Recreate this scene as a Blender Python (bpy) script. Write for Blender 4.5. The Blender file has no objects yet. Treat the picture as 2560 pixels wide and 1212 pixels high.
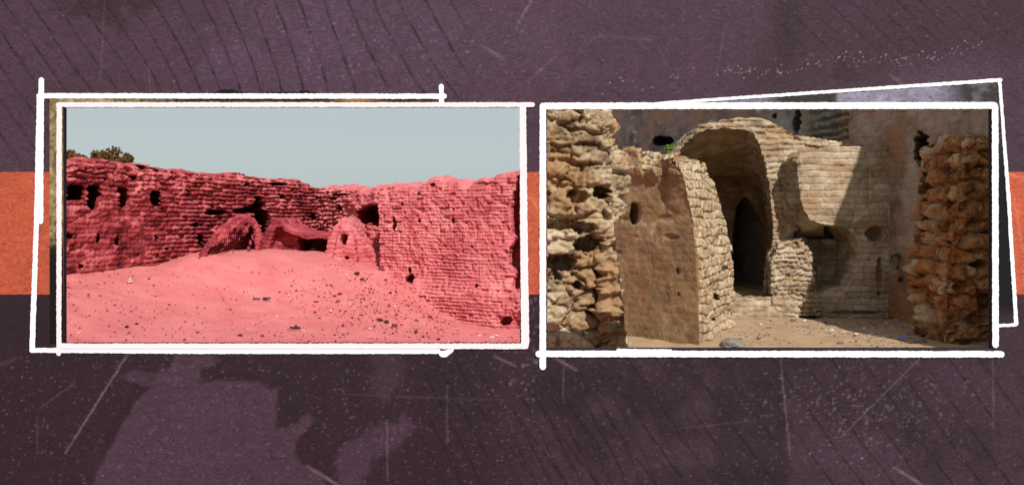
import bpy, bmesh, math, random
import numpy as np
from mathutils import Vector
random.seed(7); rng = np.random.default_rng(7)
SC = bpy.context.scene
COL = SC.collection
# ------------------------------------------------------------------ camera, sky, sun
F = 2217.0; CZ = 1.6; HY = 540.0            # focal in photo pixels, eye height, horizon row
cam = bpy.data.cameras.new('camera'); camo = bpy.data.objects.new('camera', cam); COL.objects.link(camo)
cam.sensor_width = 36; cam.lens = F/2560*36; cam.clip_end = 2000
cam.shift_y = -(606-HY)/2560
camo.location = (0, 0, CZ); camo.rotation_euler = (math.radians(90), 0, 0)
SC.camera = camo
SUN_AZ, SUN_EL = math.radians(18), math.radians(40)      # azimuth to the right of straight behind the camera
w = bpy.data.worlds.new('World'); SC.world = w; w.use_nodes = True
nt = w.node_tree; nt.nodes.clear()
sky = nt.nodes.new('ShaderNodeTexSky'); sky.sky_type = 'NISHITA'; sky.sun_disc = False
sky.sun_elevation = SUN_EL; sky.sun_rotation = math.pi - SUN_AZ
sky.air_density = 1.0; sky.dust_density = 1.5; sky.ozone_density = 1.0
bg = nt.nodes.new('ShaderNodeBackground'); bg.inputs[1].default_value = 0.1
wo = nt.nodes.new('ShaderNodeOutputWorld')
gm = nt.nodes.new('ShaderNodeGamma'); gm.inputs[1].default_value = .15
sc_ = nt.nodes.new('ShaderNodeVectorMath'); sc_.operation = 'MULTIPLY'; sc_.inputs[1].default_value = (3.9, 4.35, 4.45)
nt.links.new(sky.outputs[0], gm.inputs[0]); nt.links.new(gm.outputs[0], sc_.inputs[0]); nt.links.new(sc_.outputs[0], bg.inputs[0]); nt.links.new(bg.outputs[0], wo.inputs[0])
sl = bpy.data.lights.new('sun', 'SUN'); sl.energy = 4.9; sl.angle = math.radians(0.5); sl.color = (1.0, 0.965, 0.91)
so = bpy.data.objects.new('sun', sl); COL.objects.link(so)
TOSUN = Vector((math.sin(SUN_AZ)*math.cos(SUN_EL), -math.cos(SUN_AZ)*math.cos(SUN_EL), math.sin(SUN_EL)))
so.rotation_euler = TOSUN.to_track_quat('Z', 'Y').to_euler(); so.location = (3, -5, 8)
SC.view_settings.view_transform = 'Standard'; SC.view_settings.look = 'None'
SC.view_settings.exposure = 0.0; SC.view_settings.gamma = 1.0
SC.cycles.max_bounces = 6; SC.cycles.diffuse_bounces = 4

# ------------------------------------------------------------------ helpers
def P(px, py, Y):
    return ((px-1280)/F*Y, Y, CZ+(HY-py)/F*Y)
def project(v):
    return v[:, 0]/v[:, 1]*F+1280, HY-(v[:, 2]-CZ)/v[:, 1]*F
def sm(a, b, x):
    t = np.clip((x-a)/(b-a), 0, 1); return t*t*(3-2*t)
def h3(i, j, k, s=0):
    a = (i.astype(np.int64)*374761393 + j.astype(np.int64)*668265263 + k.astype(np.int64)*2147483647 + s*974634777) & 0xFFFFFFFF
    a = ((a ^ (a >> 13))*1274126177) & 0xFFFFFFFF
    a = ((a ^ (a >> 16))*2246822519) & 0xFFFFFFFF
    return ((a ^ (a >> 15)) & 0xFFFFFF)/float(0xFFFFFF)
def noise(x, y, z=None, seed=0):
    x = np.asarray(x, float); y = np.asarray(y, float)
    z = np.zeros_like(x) if z is None else np.asarray(z, float)
    i, j, k = np.floor(x), np.floor(y), np.floor(z)
    a, b, c = x-i, y-j, z-k
    a = a*a*(3-2*a); b = b*b*(3-2*b); c = c*c*(3-2*c)
    r = 0
    for di in (0, 1):
        for dj in (0, 1):
            for dk in (0, 1):
                r = r + h3(i+di, j+dj, k+dk, seed)*(a if di else 1-a)*(b if dj else 1-b)*(c if dk else 1-c)
    return r*2-1
def fbm(x, y, z=None, o=4, seed=0):
    r = 0; amp = 1; t = 0
    for q in range(o):
        f = 2**q
        r = r+amp*noise(x*f, y*f, None if z is None else z*f, seed+q*17); t += amp; amp *= .5
    return r/t
def brick(s, z, h, wd, warp=.25, seed=0, soft=.35):
    """pillow profile 0 (joint) .. 1 (face), and a random id per brick"""
    zz = z/h + warp*noise(s*1.1/ (4*h), z*.5/h, seed=seed+3) + warp*.5*noise(s*2/h, z*2/h, seed=seed+4)
    row = np.floor(zz); rz = zz-row
    ss = s/wd + h3(row, row*0, row*0, seed)*7 + warp*noise(s*2/wd, z/h, seed=seed+5)
    col = np.floor(ss); rs = ss-col
    e = np.minimum(np.minimum(rz, 1-rz), np.minimum(rs, 1-rs)*wd/h)
    return sm(0, soft, e), h3(row, col, row*0, seed+9)
def cells(x, y, z, seed=0):
    """F1, F2 and id of 3D cell noise"""
    i, j, k = np.floor(x), np.floor(y), np.floor(z)
    f1 = np.full(x.shape, 9.); f2 = f1.copy(); idd = np.zeros_like(f1); tl = np.zeros_like(f1)
    for a in (-1, 0, 1):
        for b in (-1, 0, 1):
            for c in (-1, 0, 1):
                I, J, K = i+a, j+b, k+c
                d = np.sqrt((I+h3(I, J, K, seed)-x)**2+(J+h3(I, J, K, seed+1)-y)**2+(K+h3(I, J, K, seed+2)-z)**2)
                nid = h3(I, J, K, seed+3)
                closer = d < f1
                tl = np.where(closer, (I+h3(I, J, K, seed)-x)*(nid*7 % 1-.5)+(K+h3(I, J, K, seed+2)-z)*(nid*13 % 1-.5)+(J+h3(I, J, K, seed+1)-y)*(nid*29 % 1-.5), tl)
                f2 = np.where(closer, f1, np.minimum(f2, d)); idd = np.where(closer, nid, idd); f1 = np.where(closer, d, f1)
    cells.tilt = tl
    return f1, f2, idd
def blob(px, py, cx, cy, rx, ry, n=2.5, rag=.25, seed=1):
    """1 inside a ragged super-ellipse given in photo pixels"""
    r = (np.abs((px-cx)/rx)**n+np.abs((py-cy)/ry)**n)**(1/n)
    r = r+rag*noise(px/11., py/11., seed=seed)+rag*.6*noise(px/4.5, py/4.5, seed=seed+1)
    return sm(1.08, .92, r)
def tag(o, label=None, cat=None, group=None, kind=None):
    if label: o['label'] = label
    if cat: o['category'] = cat
    if group: o['group'] = group
    if kind: o['kind'] = kind
    return o
def empty(name, loc=(0, 0, 0)):
    o = bpy.data.objects.new(name, None); COL.objects.link(o); o.location = loc; o.empty_display_size = .2
    return o
def link(name, me, mat, parent=None, smooth=True):
    o = bpy.data.objects.new(name, me); COL.objects.link(o)
    if mat and not me.materials: me.materials.append(mat)
    if parent is not None:
        o.parent = parent; o.matrix_parent_inverse = parent.matrix_basis.inverted()
    me.polygons.foreach_set('use_smooth', [bool(smooth)]*len(me.polygons))
    return o
def grid_mesh(name, V, nu, nv, extra_faces=None, attrs=None):
    """V: (nu*nv,3) with index i*nv+j"""
    i, j = np.meshgrid(np.arange(nu-1), np.arange(nv-1), indexing='ij')
    a = (i*nv+j).ravel()
    q = np.stack([a, a+nv, a+nv+1, a+1], 1)
    return raw_mesh(name, V, q, extra_faces, attrs)
def raw_mesh(name, V, Q, extra=None, attrs=None):
    me = bpy.data.meshes.new(name)
    extra = extra or []
    loops = np.concatenate([Q.ravel()]+[np.array(e) for e in extra]).astype(np.int32)
    starts = list(range(0, len(Q)*4, 4)); s = len(Q)*4; tot = [4]*len(Q)
    for e in extra: starts.append(s); tot.append(len(e)); s += len(e)
    me.vertices.add(len(V)); me.vertices.foreach_set('co', np.asarray(V, np.float32).ravel())
    me.loops.add(len(loops)); me.loops.foreach_set('vertex_index', loops)
    me.polygons.add(len(starts)); me.polygons.foreach_set('loop_start', np.array(starts, np.int32))
    me.polygons.foreach_set('loop_total', np.array(tot, np.int32))
    for k, v in (attrs or {}).items():
        if v.ndim == 1:
            me.attributes.new(k, 'FLOAT', 'POINT').data.foreach_set('value', v.astype(np.float32))
        else:
            c = np.ones((len(v), 4), np.float32); c[:, :3] = v
            me.attributes.new(k, 'FLOAT_COLOR', 'POINT').data.foreach_set('color', c.ravel())
    me.update(calc_edges=True); me.validate()
    return me
def hexlin(r, g, b):
    f = lambda c: (c/255/12.92) if c/255 <= .04045 else ((c/255+.055)/1.055)**2.4
    return (f(r), f(g), f(b))

# ------------------------------------------------------------------ materials
def new_mat(name):
    m = bpy.data.materials.new(name); m.use_nodes = True
    n = m.node_tree.nodes; b = n['Principled BSDF']
    b.inputs['Roughness'].default_value = .92; b.inputs['Specular IOR Level'].default_value = .15
    return m, m.node_tree, b
def nd(t, kind, **kw):
    n = t.nodes.new(kind)
    for k, v in kw.items():
        if isinstance(k, str) and k in n.inputs: n.inputs[k].default_value = v
        else: setattr(n, k, v)
    return n
def ramp(t, src, stops):
    r = t.nodes.new('ShaderNodeValToRGB'); t.links.new(src, r.inputs[0])
    e = r.color_ramp.elements
    while len(e) < len(stops): e.new(.5)
    for el, (p, c) in zip(e, stops): el.position = p; el.color = (*c, 1) if len(c) == 3 else c
    return r
KA = .78                                            # overall albedo level
def earth(name, dark, mid, light, scale=6, bump=.5, bscale=40, stain=None, tonew=.6):
    """weathered mud / stone: colour from noise plus each brick's own tone"""
    dark, mid, light = [tuple(c*KA for c in q) for q in (dark, mid, light)]
    if stain: stain = (tuple(c*KA for c in stain[0]), stain[1])
    m, t, b = new_mat(name)
    tc = nd(t, 'ShaderNodeTexCoord')
    n1 = nd(t, 'ShaderNodeTexNoise'); n1.inputs['Scale'].default_value = scale; n1.inputs['Detail'].default_value = 8; n1.inputs['Roughness'].default_value = .65
    t.links.new(tc.outputs['Object'], n1.inputs['Vector'])
    at = nd(t, 'ShaderNodeAttribute', attribute_name='tone')
    mx = nd(t, 'ShaderNodeMath', operation='MULTIPLY_ADD'); t.links.new(at.outputs['Fac'], mx.inputs[0]); mx.inputs[1].default_value = tonew; t.links.new(n1.outputs['Fac'], mx.inputs[2])
    mm = nd(t, 'ShaderNodeMath', operation='SUBTRACT'); t.links.new(mx.outputs[0], mm.inputs[0]); mm.inputs[1].default_value = tonew*.5
    r = ramp(t, mm.outputs[0], [(.25, dark), (.5, mid), (.75, light)])
    out = r.outputs[0]
    if stain:
        n2 = nd(t, 'ShaderNodeTexNoise'); n2.inputs['Scale'].default_value = stain[1]; n2.inputs['Detail'].default_value = 5
        t.links.new(tc.outputs['Object'], n2.inputs['Vector'])
        r2 = ramp(t, n2.outputs['Fac'], [(.48, (0, 0, 0)), (.62, (1, 1, 1))])
        mc = nd(t, 'ShaderNodeMix', data_type='RGBA'); t.links.new(r2.outputs[0], mc.inputs[0])
        t.links.new(out, mc.inputs[6]); mc.inputs[7].default_value = (*stain[0], 1); out = mc.outputs[2]
    t.links.new(out, b.inputs['Base Color'])
    n3 = nd(t, 'ShaderNodeTexNoise'); n3.inputs['Scale'].default_value = bscale; n3.inputs['Detail'].default_value = 6; n3.inputs['Roughness'].default_value = .7
    t.links.new(tc.outputs['Object'], n3.inputs['Vector'])
    bp = nd(t, 'ShaderNodeBump'); bp.inputs['Strength'].default_value = bump; bp.inputs['Distance'].default_value = .035
    t.links.new(n3.outputs['Fac'], bp.inputs['Height']); t.links.new(bp.outputs[0], b.inputs['Normal'])
    return m
RED_DIM = earth('dimmed_red_brick_earth', hexlin(104, 34, 42), hexlin(184, 74, 80), hexlin(236, 132, 134), 5, .8, 30)  # brick red, darkened further to stand in for the wall's grazing shade
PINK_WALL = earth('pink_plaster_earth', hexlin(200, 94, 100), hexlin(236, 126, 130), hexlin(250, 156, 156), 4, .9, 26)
RED_DEEP = earth('dark_red_earth', hexlin(120, 44, 54), hexlin(176, 72, 82), hexlin(206, 98, 104), 5, .6, 30)
PINK_SAND = earth('pink_sand', hexlin(226, 118, 119), hexlin(238, 135, 134), hexlin(250, 149, 147), 2.2, .8, 34, None, 0)
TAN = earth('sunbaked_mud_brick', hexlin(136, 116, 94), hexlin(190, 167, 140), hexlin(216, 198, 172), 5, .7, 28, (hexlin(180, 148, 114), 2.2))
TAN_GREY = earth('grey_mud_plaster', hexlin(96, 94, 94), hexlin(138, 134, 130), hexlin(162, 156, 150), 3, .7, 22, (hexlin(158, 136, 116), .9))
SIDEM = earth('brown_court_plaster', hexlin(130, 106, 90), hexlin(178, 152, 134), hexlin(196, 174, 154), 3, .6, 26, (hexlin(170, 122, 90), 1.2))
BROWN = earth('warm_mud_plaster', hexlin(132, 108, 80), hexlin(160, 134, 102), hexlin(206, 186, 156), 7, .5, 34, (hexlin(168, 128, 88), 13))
ROCK = earth('pale_rough_stone', hexlin(112, 90, 68), hexlin(202, 176, 142), hexlin(226, 206, 178), 6, .8, 22, (hexlin(182, 144, 104), 2.6))
ORANGE = earth('orange_rough_stone', hexlin(96, 60, 38), hexlin(190, 134, 88), hexlin(216, 190, 158), 5, .8, 22, (hexlin(190, 122, 74), 2.0))
TAN_SAND = earth('tan_sand', hexlin(172, 140, 110), hexlin(192, 160, 128), hexlin(206, 176, 144), 2.5, .5, 30, None, 0)
PEB_RED = earth('reddish_stone', hexlin(90, 30, 40), hexlin(150, 62, 72), hexlin(190, 90, 98), 20, .5, 60, None, 0)
PEB_DARK = earth('dark_stone', hexlin(50, 22, 32), hexlin(84, 44, 56), hexlin(120, 70, 84), 20, .5, 60, None, 0)
PEB_PALE = earth('pale_stone', hexlin(220, 170, 165), hexlin(240, 205, 200), hexlin(250, 232, 228), 20, .4, 60, None, 0)
PEB_GREY = earth('grey_stone', hexlin(110, 100, 92), hexlin(150, 140, 130), hexlin(180, 172, 164), 16, .5, 60, None, 0)
def flat(name, col, rough=.8, var=.0):
    m, t, b = new_mat(name); b.inputs['Roughness'].default_value = rough
    b.inputs['Base Color'].default_value = (*col, 1)
    if var:
        n1 = nd(t, 'ShaderNodeTexNoise'); n1.inputs['Scale'].default_value = 14; n1.inputs['Detail'].default_value = 6
        tc = nd(t, 'ShaderNodeTexCoord'); t.links.new(tc.outputs['Object'], n1.inputs['Vector'])
        r = ramp(t, n1.outputs['Fac'], [(.3, tuple(c*(1-var) for c in col)), (.7, tuple(min(1, c*(1+var)) for c in col))])
        t.links.new(r.outputs[0], b.inputs['Base Color'])
    return m
PAINT_WHITE = flat('white_brush_paint', (.69, .73, .755), .75)
PAINT_PURE = flat('bright_white_paint', (.73, .77, .80), .75)
PAINT_PINK = flat('pale_pink_paint', (.71, .61, .645), .75, .012)
PAPER_WHITE = flat('white_litter', (.8, .8, .82), .6); PAPER_BLUE = flat('blue_litter', (.12, .22, .75), .6)
TWIG = flat('dark_charred_wood', (.03, .025, .03), .9)
LEAF = flat('olive_brown_leaves', hexlin(92, 68, 34), .8, .5)
GREEN = flat('fresh_green_leaves', hexlin(96, 120, 40), .7, .3)
BARK = flat('grey_brown_bark', hexlin(96, 78, 60), .9, .2)
def painted(name, bump=.6):
    """colour laid down per point, thick brushed paint relief"""
    m, t, b = new_mat(name); b.inputs['Roughness'].default_value = .72; b.inputs['Specular IOR Level'].default_value = .2
    at = nd(t, 'ShaderNodeAttribute', attribute_name='paint')
    tc = nd(t, 'ShaderNodeTexCoord')
    n0 = nd(t, 'ShaderNodeTexNoise'); n0.inputs['Scale'].default_value = 9; n0.inputs['Detail'].default_value = 2
    t.links.new(tc.outputs['Object'], n0.inputs['Vector'])
    va = nd(t, 'ShaderNodeVectorMath', operation='SCALE'); t.links.new(n0.outputs['Color'], va.inputs[0]); va.inputs['Scale'].default_value = .16
    vb = nd(t, 'ShaderNodeVectorMath', operation='ADD'); t.links.new(tc.outputs['Object'], vb.inputs[0]); t.links.new(va.outputs[0], vb.inputs[1])
    mp = nd(t, 'ShaderNodeMapping'); mp.inputs['Scale'].default_value = (24, 24, 66); t.links.new(vb.outputs[0], mp.inputs[0])
    n1 = nd(t, 'ShaderNodeTexNoise'); n1.inputs['Scale'].default_value = 1; n1.inputs['Detail'].default_value = 1.5; n1.inputs['Distortion'].default_value = 1.6
    t.links.new(mp.outputs[0], n1.inputs['Vector'])
    hs = nd(t, 'ShaderNodeHueSaturation'); t.links.new(at.outputs['Color'], hs.inputs['Color'])
    r = nd(t, 'ShaderNodeMapRange'); r.inputs[1].default_value = .3; r.inputs[2].default_value = .7; r.inputs[3].default_value = .70; r.inputs[4].default_value = 1.30
    t.links.new(n1.outputs['Fac'], r.inputs[0]); t.links.new(r.outputs[0], hs.inputs['Value'])
    t.links.new(hs.outputs[0], b.inputs['Base Color'])
    bp = nd(t, 'ShaderNodeBump'); bp.inputs['Strength'].default_value = bump; bp.inputs['Distance'].default_value = .008
    t.links.new(n1.outputs['Fac'], bp.inputs['Height']); t.links.new(bp.outputs[0], b.inputs['Normal'])
    return m
PAINTED = painted('brushed_purple_paint', .42); PRINTED = painted('faded_photo_print', .25); STRIPE = painted('orange_paint', .05)

# ------------------------------------------------------------------ the painted wall with two openings
YW = 5.0
def wx(px, Y=YW): return (px-1280)/F*Y
def wz(py, Y=YW): return CZ+(HY-py)/F*Y
OPL = (160, 1300, 268, 857); OPR = (1368, 2478, 272, 870)
STEP = 2.5
gx = np.arange(-420, 2980.1, STEP); gy = np.arange(-12.5, 1249.5, STEP)
PX, PY = np.meshgrid(gx, gy, indexing='ij')
def inpoly(px, py, poly, soft=4, rag=5, seed=0):
    """signed soft mask of a polygon in photo pixels"""
    qx = px+rag*fbm(px/26, py/26, o=3, seed=seed); qy = py+rag*fbm(px/26+9, py/26+5, o=3, seed=seed+1)
    inside = np.zeros(px.shape, bool); dm = np.full(px.shape, 1e9)
    n = len(poly)
    for a in range(n):
        x1, y1 = poly[a]; x2, y2 = poly[(a+1) % n]
        if y1 != y2:
            c = ((y1 > qy) != (y2 > qy)) & (qx < (x2-x1)*(qy-y1)/(y2-y1)+x1); inside ^= c
        L = (x2-x1)**2+(y2-y1)**2
        tt = np.clip(((qx-x1)*(x2-x1)+(qy-y1)*(y2-y1))/L, 0, 1)
        dm = np.minimum(dm, np.hypot(qx-x1-tt*(x2-x1), qy-y1-tt*(y2-y1)))
    return sm(-soft, soft, np.where(inside, dm, -dm))
def seg(px, py, x1, y1, x2, y2, wd, taper=True, rag=1.0, seed=0):
    L = (x2-x1)**2+(y2-y1)**2
    t = np.clip(((px-x1)*(x2-x1)+(py-y1)*(y2-y1))/L, 0, 1)
    d = np.hypot(px-x1-t*(x2-x1), py-y1-t*(y2-y1))+rag*noise(px/5, py/5, seed=seed)
    return sm(wd*1.6, wd*.4, d)*(1-.35*np.abs(2*t-1) if taper else 1)
def lerp(c, d, m): return c+(np.array(d)-c)*m[..., None]
c_dark = np.array(hexlin(50, 35, 42)); c_mid = np.array(hexlin(74, 55, 66)); c_lit = np.array(hexlin(96, 74, 89)); c_vio = np.array(hexlin(103, 82, 104))
C = np.zeros(PX.shape+(3,))+np.array(hexlin(89, 68, 81))
big = fbm(PX/240, PY/240, o=4, seed=31); med = fbm(PX/60, PY/60, o=4, seed=41)
topm = sm(740, 600, PY)
C = lerp(C, hexlin(53, 37, 45), 1-topm)
C = lerp(C, c_vio, np.clip(sm(0, .5, big)*.35, 0, 1)*topm)
C = lerp(C, c_vio, .55*np.exp(-((PX-1020)/330)**2-((PY-90)/130)**2))
C = lerp(C, c_vio, .5*inpoly(PX, PY, [(525, 130), (640, 105), (680, 150), (600, 185), (520, 208), (478, 190)], 10, 12, 5))
C = lerp(C, hexlin(60, 42, 50), .75*inpoly(PX, PY, [(130, 18), (210, -20), (420, -20), (400, 15), (310, 30), (318, 80), (270, 70), (240, 45), (170, 40)], 22, 30, 8))
C = lerp(C, hexlin(64, 44, 54), .55*sm(1880, 2000, PX+.3*PY)*sm(230, 120, PY+.2*(PX-2250)))
C = lerp(C, hexlin(66, 46, 56), .5*inpoly(PX, PY, [(2100, 120), (2130, 170), (2150, 200), (2110, 215), (2080, 195), (2095, 150)], 10, 12, 9))
C = lerp(C, hexlin(62, 44, 52), .5*inpoly(PX, PY, [(1935, -20), (1990, -20), (1985, 140), (1960, 170), (1940, 120)], 16, 20, 12))
C = lerp(C, hexlin(68, 50, 60), .4*sm(2400, 2540, PX)*topm)
C = lerp(C, hexlin(72, 50, 62), .45*inpoly(PX, PY, [(1390, 225), (1550, 195), (1560, 225), (1600, 250), (1400, 258)], 18, 20, 14))
# lower field
lo = 1-topm
C = lerp(C, hexlin(78, 57, 70), .85*lo*sm(1150, 1500, PX)*sm(-.6, .4, big+.15+.4*med))
C = lerp(C, hexlin(48, 33, 40), .6*lo*inpoly(PX, PY, [(1780, 850), (1960, 870), (1975, 1260), (1790, 1260)], 14, 10, 15))
C = lerp(C, hexlin(52, 36, 44), .5*lo*inpoly(PX, PY, [(1975, 880), (2200, 900), (2330, 960), (2180, 1080), (2010, 1090)], 30, 30, 16))
P1 = [(215, 1260), (240, 1190), (300, 1065), (345, 1000), (390, 960), (380, 930), (425, 915), (450, 870), (520, 870), (545, 900), (500, 925), (505, 948), (560, 952), (640, 955), (690, 975), (692, 1070), (720, 1072), (735, 1060), (770, 1035), (790, 1045), (738, 1100), (735, 1130), (760, 1160), (800, 1190), (830, 1230), (840, 1260)]
C = lerp(C, hexlin(86, 66, 79), .92*inpoly(PX, PY, P1, 7, 9, 20))
C = lerp(C, hexlin(84, 64, 78), .8*inpoly(PX, PY, [(298, 940), (335, 925), (380, 938), (392, 965), (345, 962)], 4, 5, 21))
C = lerp(C, hexlin(86, 66, 80), .8*inpoly(PX, PY, [(835, 1150), (870, 1105), (940, 1065), (1010, 1040), (1040, 1070), (970, 1130), (935, 1150), (905, 1215), (910, 1260), (860, 1260), (850, 1200)], 12, 14, 22))
C = lerp(C, hexlin(84, 64, 76), .55*inpoly(PX, PY, [(920, 860), (1010, 880), (1000, 960), (960, 1010), (925, 980), (940, 920)], 16, 18, 23))
C = lerp(C, hexlin(84, 64, 76), .55*inpoly(PX, PY, [(0, 905), (60, 885), (40, 900), (10, 915)], 3, 3, 24))
C = lerp(C, hexlin(84, 64, 76), .45*inpoly(PX, PY, [(1990, 1070), (2110, 1070), (2240, 1120), (2300, 1260), (1950, 1260), (2000, 1130)], 30, 30, 26))
C = lerp(C, hexlin(50, 34, 42), .6*inpoly(PX, PY, [(1600, 1180), (1800, 1160), (1980, 1170), (1960, 1230), (1760, 1250), (1560, 1240)], 16, 24, 27))
C = lerp(C, hexlin(46, 31, 38), .8*seg(PX, PY, 500, 955, 585, 930, 6, seed=3)); C = lerp(C, hexlin(46, 31, 38), .8*seg(PX, PY, 585, 930, 650, 945, 6, seed=4))
C *= (1+.10*med+.08*big)[..., None]
# curved dark rib lines
def ribs(x0, xs, spacing, slope, mask, amt, wd=2.6, seed=0, col=(42, 32, 40)):
    u = (PX-slope*PY+1.6*noise(PX/30, PY/30, seed=seed)+5*noise(PX/160, PY/160, seed=seed+1)-x0)/spacing
    d = np.abs(u-np.round(u))*spacing
    m = sm(wd*1.7, wd*.3, d)*mask*(.75+.5*noise(PX/18, PY/18, seed=seed+2))
    return lerp(C, hexlin(*col), np.clip(m*amt, 0, 1))
sl1 = .72-.42*sm(260, 800, PX)+.32*sm(820, 1180, PX)
C = ribs(5, 0, 62, sl1, sm(1220, 1120, PX)*sm(430, 380, PY), .85, 3.0, seed=50)
C = ribs(40, 0, 58, .95, sm(1880, 1960, PX)*sm(150, 90, PY+(.0)*PX)*sm(2520, 2440, PX), .75, 3.2, seed=60)
C = ribs(30, 0, 74, .72, sm(1180, 1340, PX)*sm(860, 900, PY)*sm(-.6, .1, fbm(PX/90, PY/90, seed=77)), .8, 3.4, seed=70, col=(30, 21, 26))
C = ribs(0, 0, 46, .5, sm(1020, 1100, PX)*sm(1280, 1200, PX)*sm(890, 930, PY), .8, 3.2, seed=75, col=(26, 18, 22))
C = ribs(12, 0, 38, .5, sm(1250, 1330, PX)*sm(1800, 1500, PX)*sm(960, 1010, PY), .7, 3.2, seed=79, col=(30, 21, 26))
# chalky scratches
for (x1, y1, x2, y2, wd, al) in [(163, 1132, 330, 868, 2.6, .50), (1296, 58, 1332, -6, 3, .42), (1207, 116, 1264, 150, 4, .34), (768, 1164, 862, 1222, 4, .48), (2236, 1168, 2316, 1218, 4, .48),
        (1386, 893, 1440, 924, 4, .42), (1236, 890, 1290, 915, 3.5, .4), (1950, 880, 1976, 1148, 2.6, .30), (2102, 1092, 2306, 888, 2.2, .26), (2482, 880, 2484, 1070, 2.4, .20), (2224, 188, 2262, 214, 4, .32),
        (967, 1050, 969, 1200, 2.4, .26), (262, -6, 250, 205, 2.6, .16), (372, 160, 375, 240, 2.6, .2), (92, 1040, 94, 1120, 2.2, .16), (100, 1020, 185, 958, 2.6, .16), (1815, 60, 1790, 190, 3, .12),
        (1118, 960, 1118, 1110, 2.2, .18), (1410, 880, 1408, 1000, 2.4, .18), (850, 985, 1270, 1000, 2, .12), (1700, 1070, 1900, 1050, 2, .12), (1320, 205, 1390, 140, 4, .14), (1500, 90, 1630, 100, 4, .12), (1470, 105, 1500, 90, 3, .12), (1690, 200, 1640, 110, 3, .08)]:
    C = lerp(C, hexlin(180, 162, 170), .72*al*seg(PX, PY, x1, y1, x2, y2, wd, rag=1.4, seed=int(abs(x1))))
def specks(n, fx, col, r0, r1, a0, a1):
    for _ in range(n):
        x, y = fx()
        r = random.uniform(r0, r1); a = random.uniform(a0, a1)
        i0, j0 = int((x-gx[0])/STEP), int((y-gy[0])/STEP); k = int(r/STEP)+2
        sl_ = (slice(max(0, i0-k), i0+k+1), slice(max(0, j0-k), j0+k+1))
        if i0 < 0 or j0 < 0 or i0 >= len(gx) or j0 >= len(gy): continue
        ex = random.uniform(.7, 1.5)
        d = np.hypot((PX[sl_]-x)/ex, (PY[sl_]-y)*ex)
        C[sl_] += (np.array(col)-C[sl_])*(sm(r*1.3, r*.3, d)*a*(.6 if r0 > 1 else 1))[..., None]
CH = hexlin(190, 172, 182)
specks(420, lambda: (random.gauss(950, 220), random.gauss(130, 90)), CH, 1.8, 4.5, .1, .42)
specks(300, lambda: (random.uniform(1250, 2560), random.uniform(0, 300)), CH, 1.8, 4.5, .06, .28)
specks(150, lambda: (random.uniform(0, 700), random.uniform(0, 420)), CH, 1.8, 4, .04, .2)
specks(1300, lambda: (random.uniform(0, 1280), random.uniform(870, 1240)), CH, 1.4, 3.4, .06, .42)
specks(1300, lambda: (random.uniform(1250, 2560), random.uniform(870, 1240)), CH, 1.4, 3.2, .05, .34)
specks(420, lambda: (random.gauss(2150, 130), random.gauss(1020, 80)), CH, 1.8, 4.6, .1, .42)
specks(60, lambda: (random.gauss(1320, 20), random.uniform(740, 1000)), CH, 1.8, 6, .1, .5)
def string():
    t = random.random()**.85; x = 1495+t*965
    return x, 214-t*92+8*math.sin(t*17)+random.gauss(0, 9)
specks(190, string, (.85, .83, .85), .9, 1.9, .2, .9)
# vertices: snap the nearest grid lines to the opening edges
GXs, GYs = gx.copy(), gy.copy()
for v in (OPL[0], OPL[1], OPR[0], OPR[1]): GXs[np.argmin(abs(gx-v))] = v
for v in (OPL[2], OPL[3], OPR[2], OPR[3]): GYs[np.argmin(abs(gy-v))] = v
VX, VY = np.meshgrid(GXs, GYs, indexing='ij')
V = np.stack([wx(VX), np.full(VX.shape, YW), wz(VY)], -1).reshape(-1, 3)
nu, nv = VX.shape
i, j = np.meshgrid(np.arange(nu-1), np.arange(nv-1), indexing='ij')
cx = (VX[:-1, :-1]+VX[1:, 1:])/2; cy = (VY[:-1, :-1]+VY[1:, 1:])/2
keep = ~(((cx > OPL[0]) & (cx < OPL[1]) & (cy > OPL[2]) & (cy < OPL[3])) | ((cx > OPR[0]) & (cx < OPR[1]) & (cy > OPR[2]) & (cy < OPR[3])))
a = (i*nv+j)[keep]
Q = np.stack([a, a+1, a+nv+1, a+nv], 1)
Q = Q[:, ::-1]
# thickness: back sheet and reveals
TH = .03
rects = [(GXs[0], GXs[-1], GYs[0], GYs[-1]), OPL, OPR]
base = len(V); ev = []; ef = []
for (x0, x1, y0, y1) in rects:
    s = len(ev)
    for (x, y) in ((x0, y0), (x1, y0), (x1, y1), (x0, y1)):
        ev.append((wx(x), YW, wz(y)))
    for (x, y) in ((x0, y0), (x1, y0), (x1, y1), (x0, y1)):
        ev.append((wx(x), YW+TH, wz(y)))
    for k in range(4):
        ef.append([base+s+k, base+s+(k+1) % 4, base+s+4+(k+1) % 4, base+s+4+k])
def bk(x, y): ev.append((wx(x), YW+TH, wz(y))); return base+len(ev)-1
xs = [GXs[0], OPL[0], OPL[1], OPR[0], OPR[1], GXs[-1]]
for k in range(5):
    col = (xs[k], xs[k+1])
    if k == 1: spans = [(GYs[0], OPL[2]), (OPL[3], GYs[-1])]
    elif k == 3: spans = [(GYs[0], OPR[2]), (OPR[3], GYs[-1])]
    else: spans = [(GYs[0], GYs[-1])]
    for (ya, yb) in spans:
        ef.append([bk(col[0], ya), bk(col[1], ya), bk(col[1], yb), bk(col[0], yb)])
Vall = np.concatenate([V, np.array(ev)])
paint = np.concatenate([np.clip(C.reshape(-1, 3)*np.array([.46, .415, .475]), .004, 1), np.tile(np.array([[.012, .01, .012]]), (len(ev), 1))])
me = raw_mesh('painted_wall', Vall, Q, ef, {'paint': paint})
wall = link('painted_wall', me, PAINTED, smooth=False)
tag(wall, 'dark purple brush-painted wall panel with two wide openings and scratched surface', 'wall panel')
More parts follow.
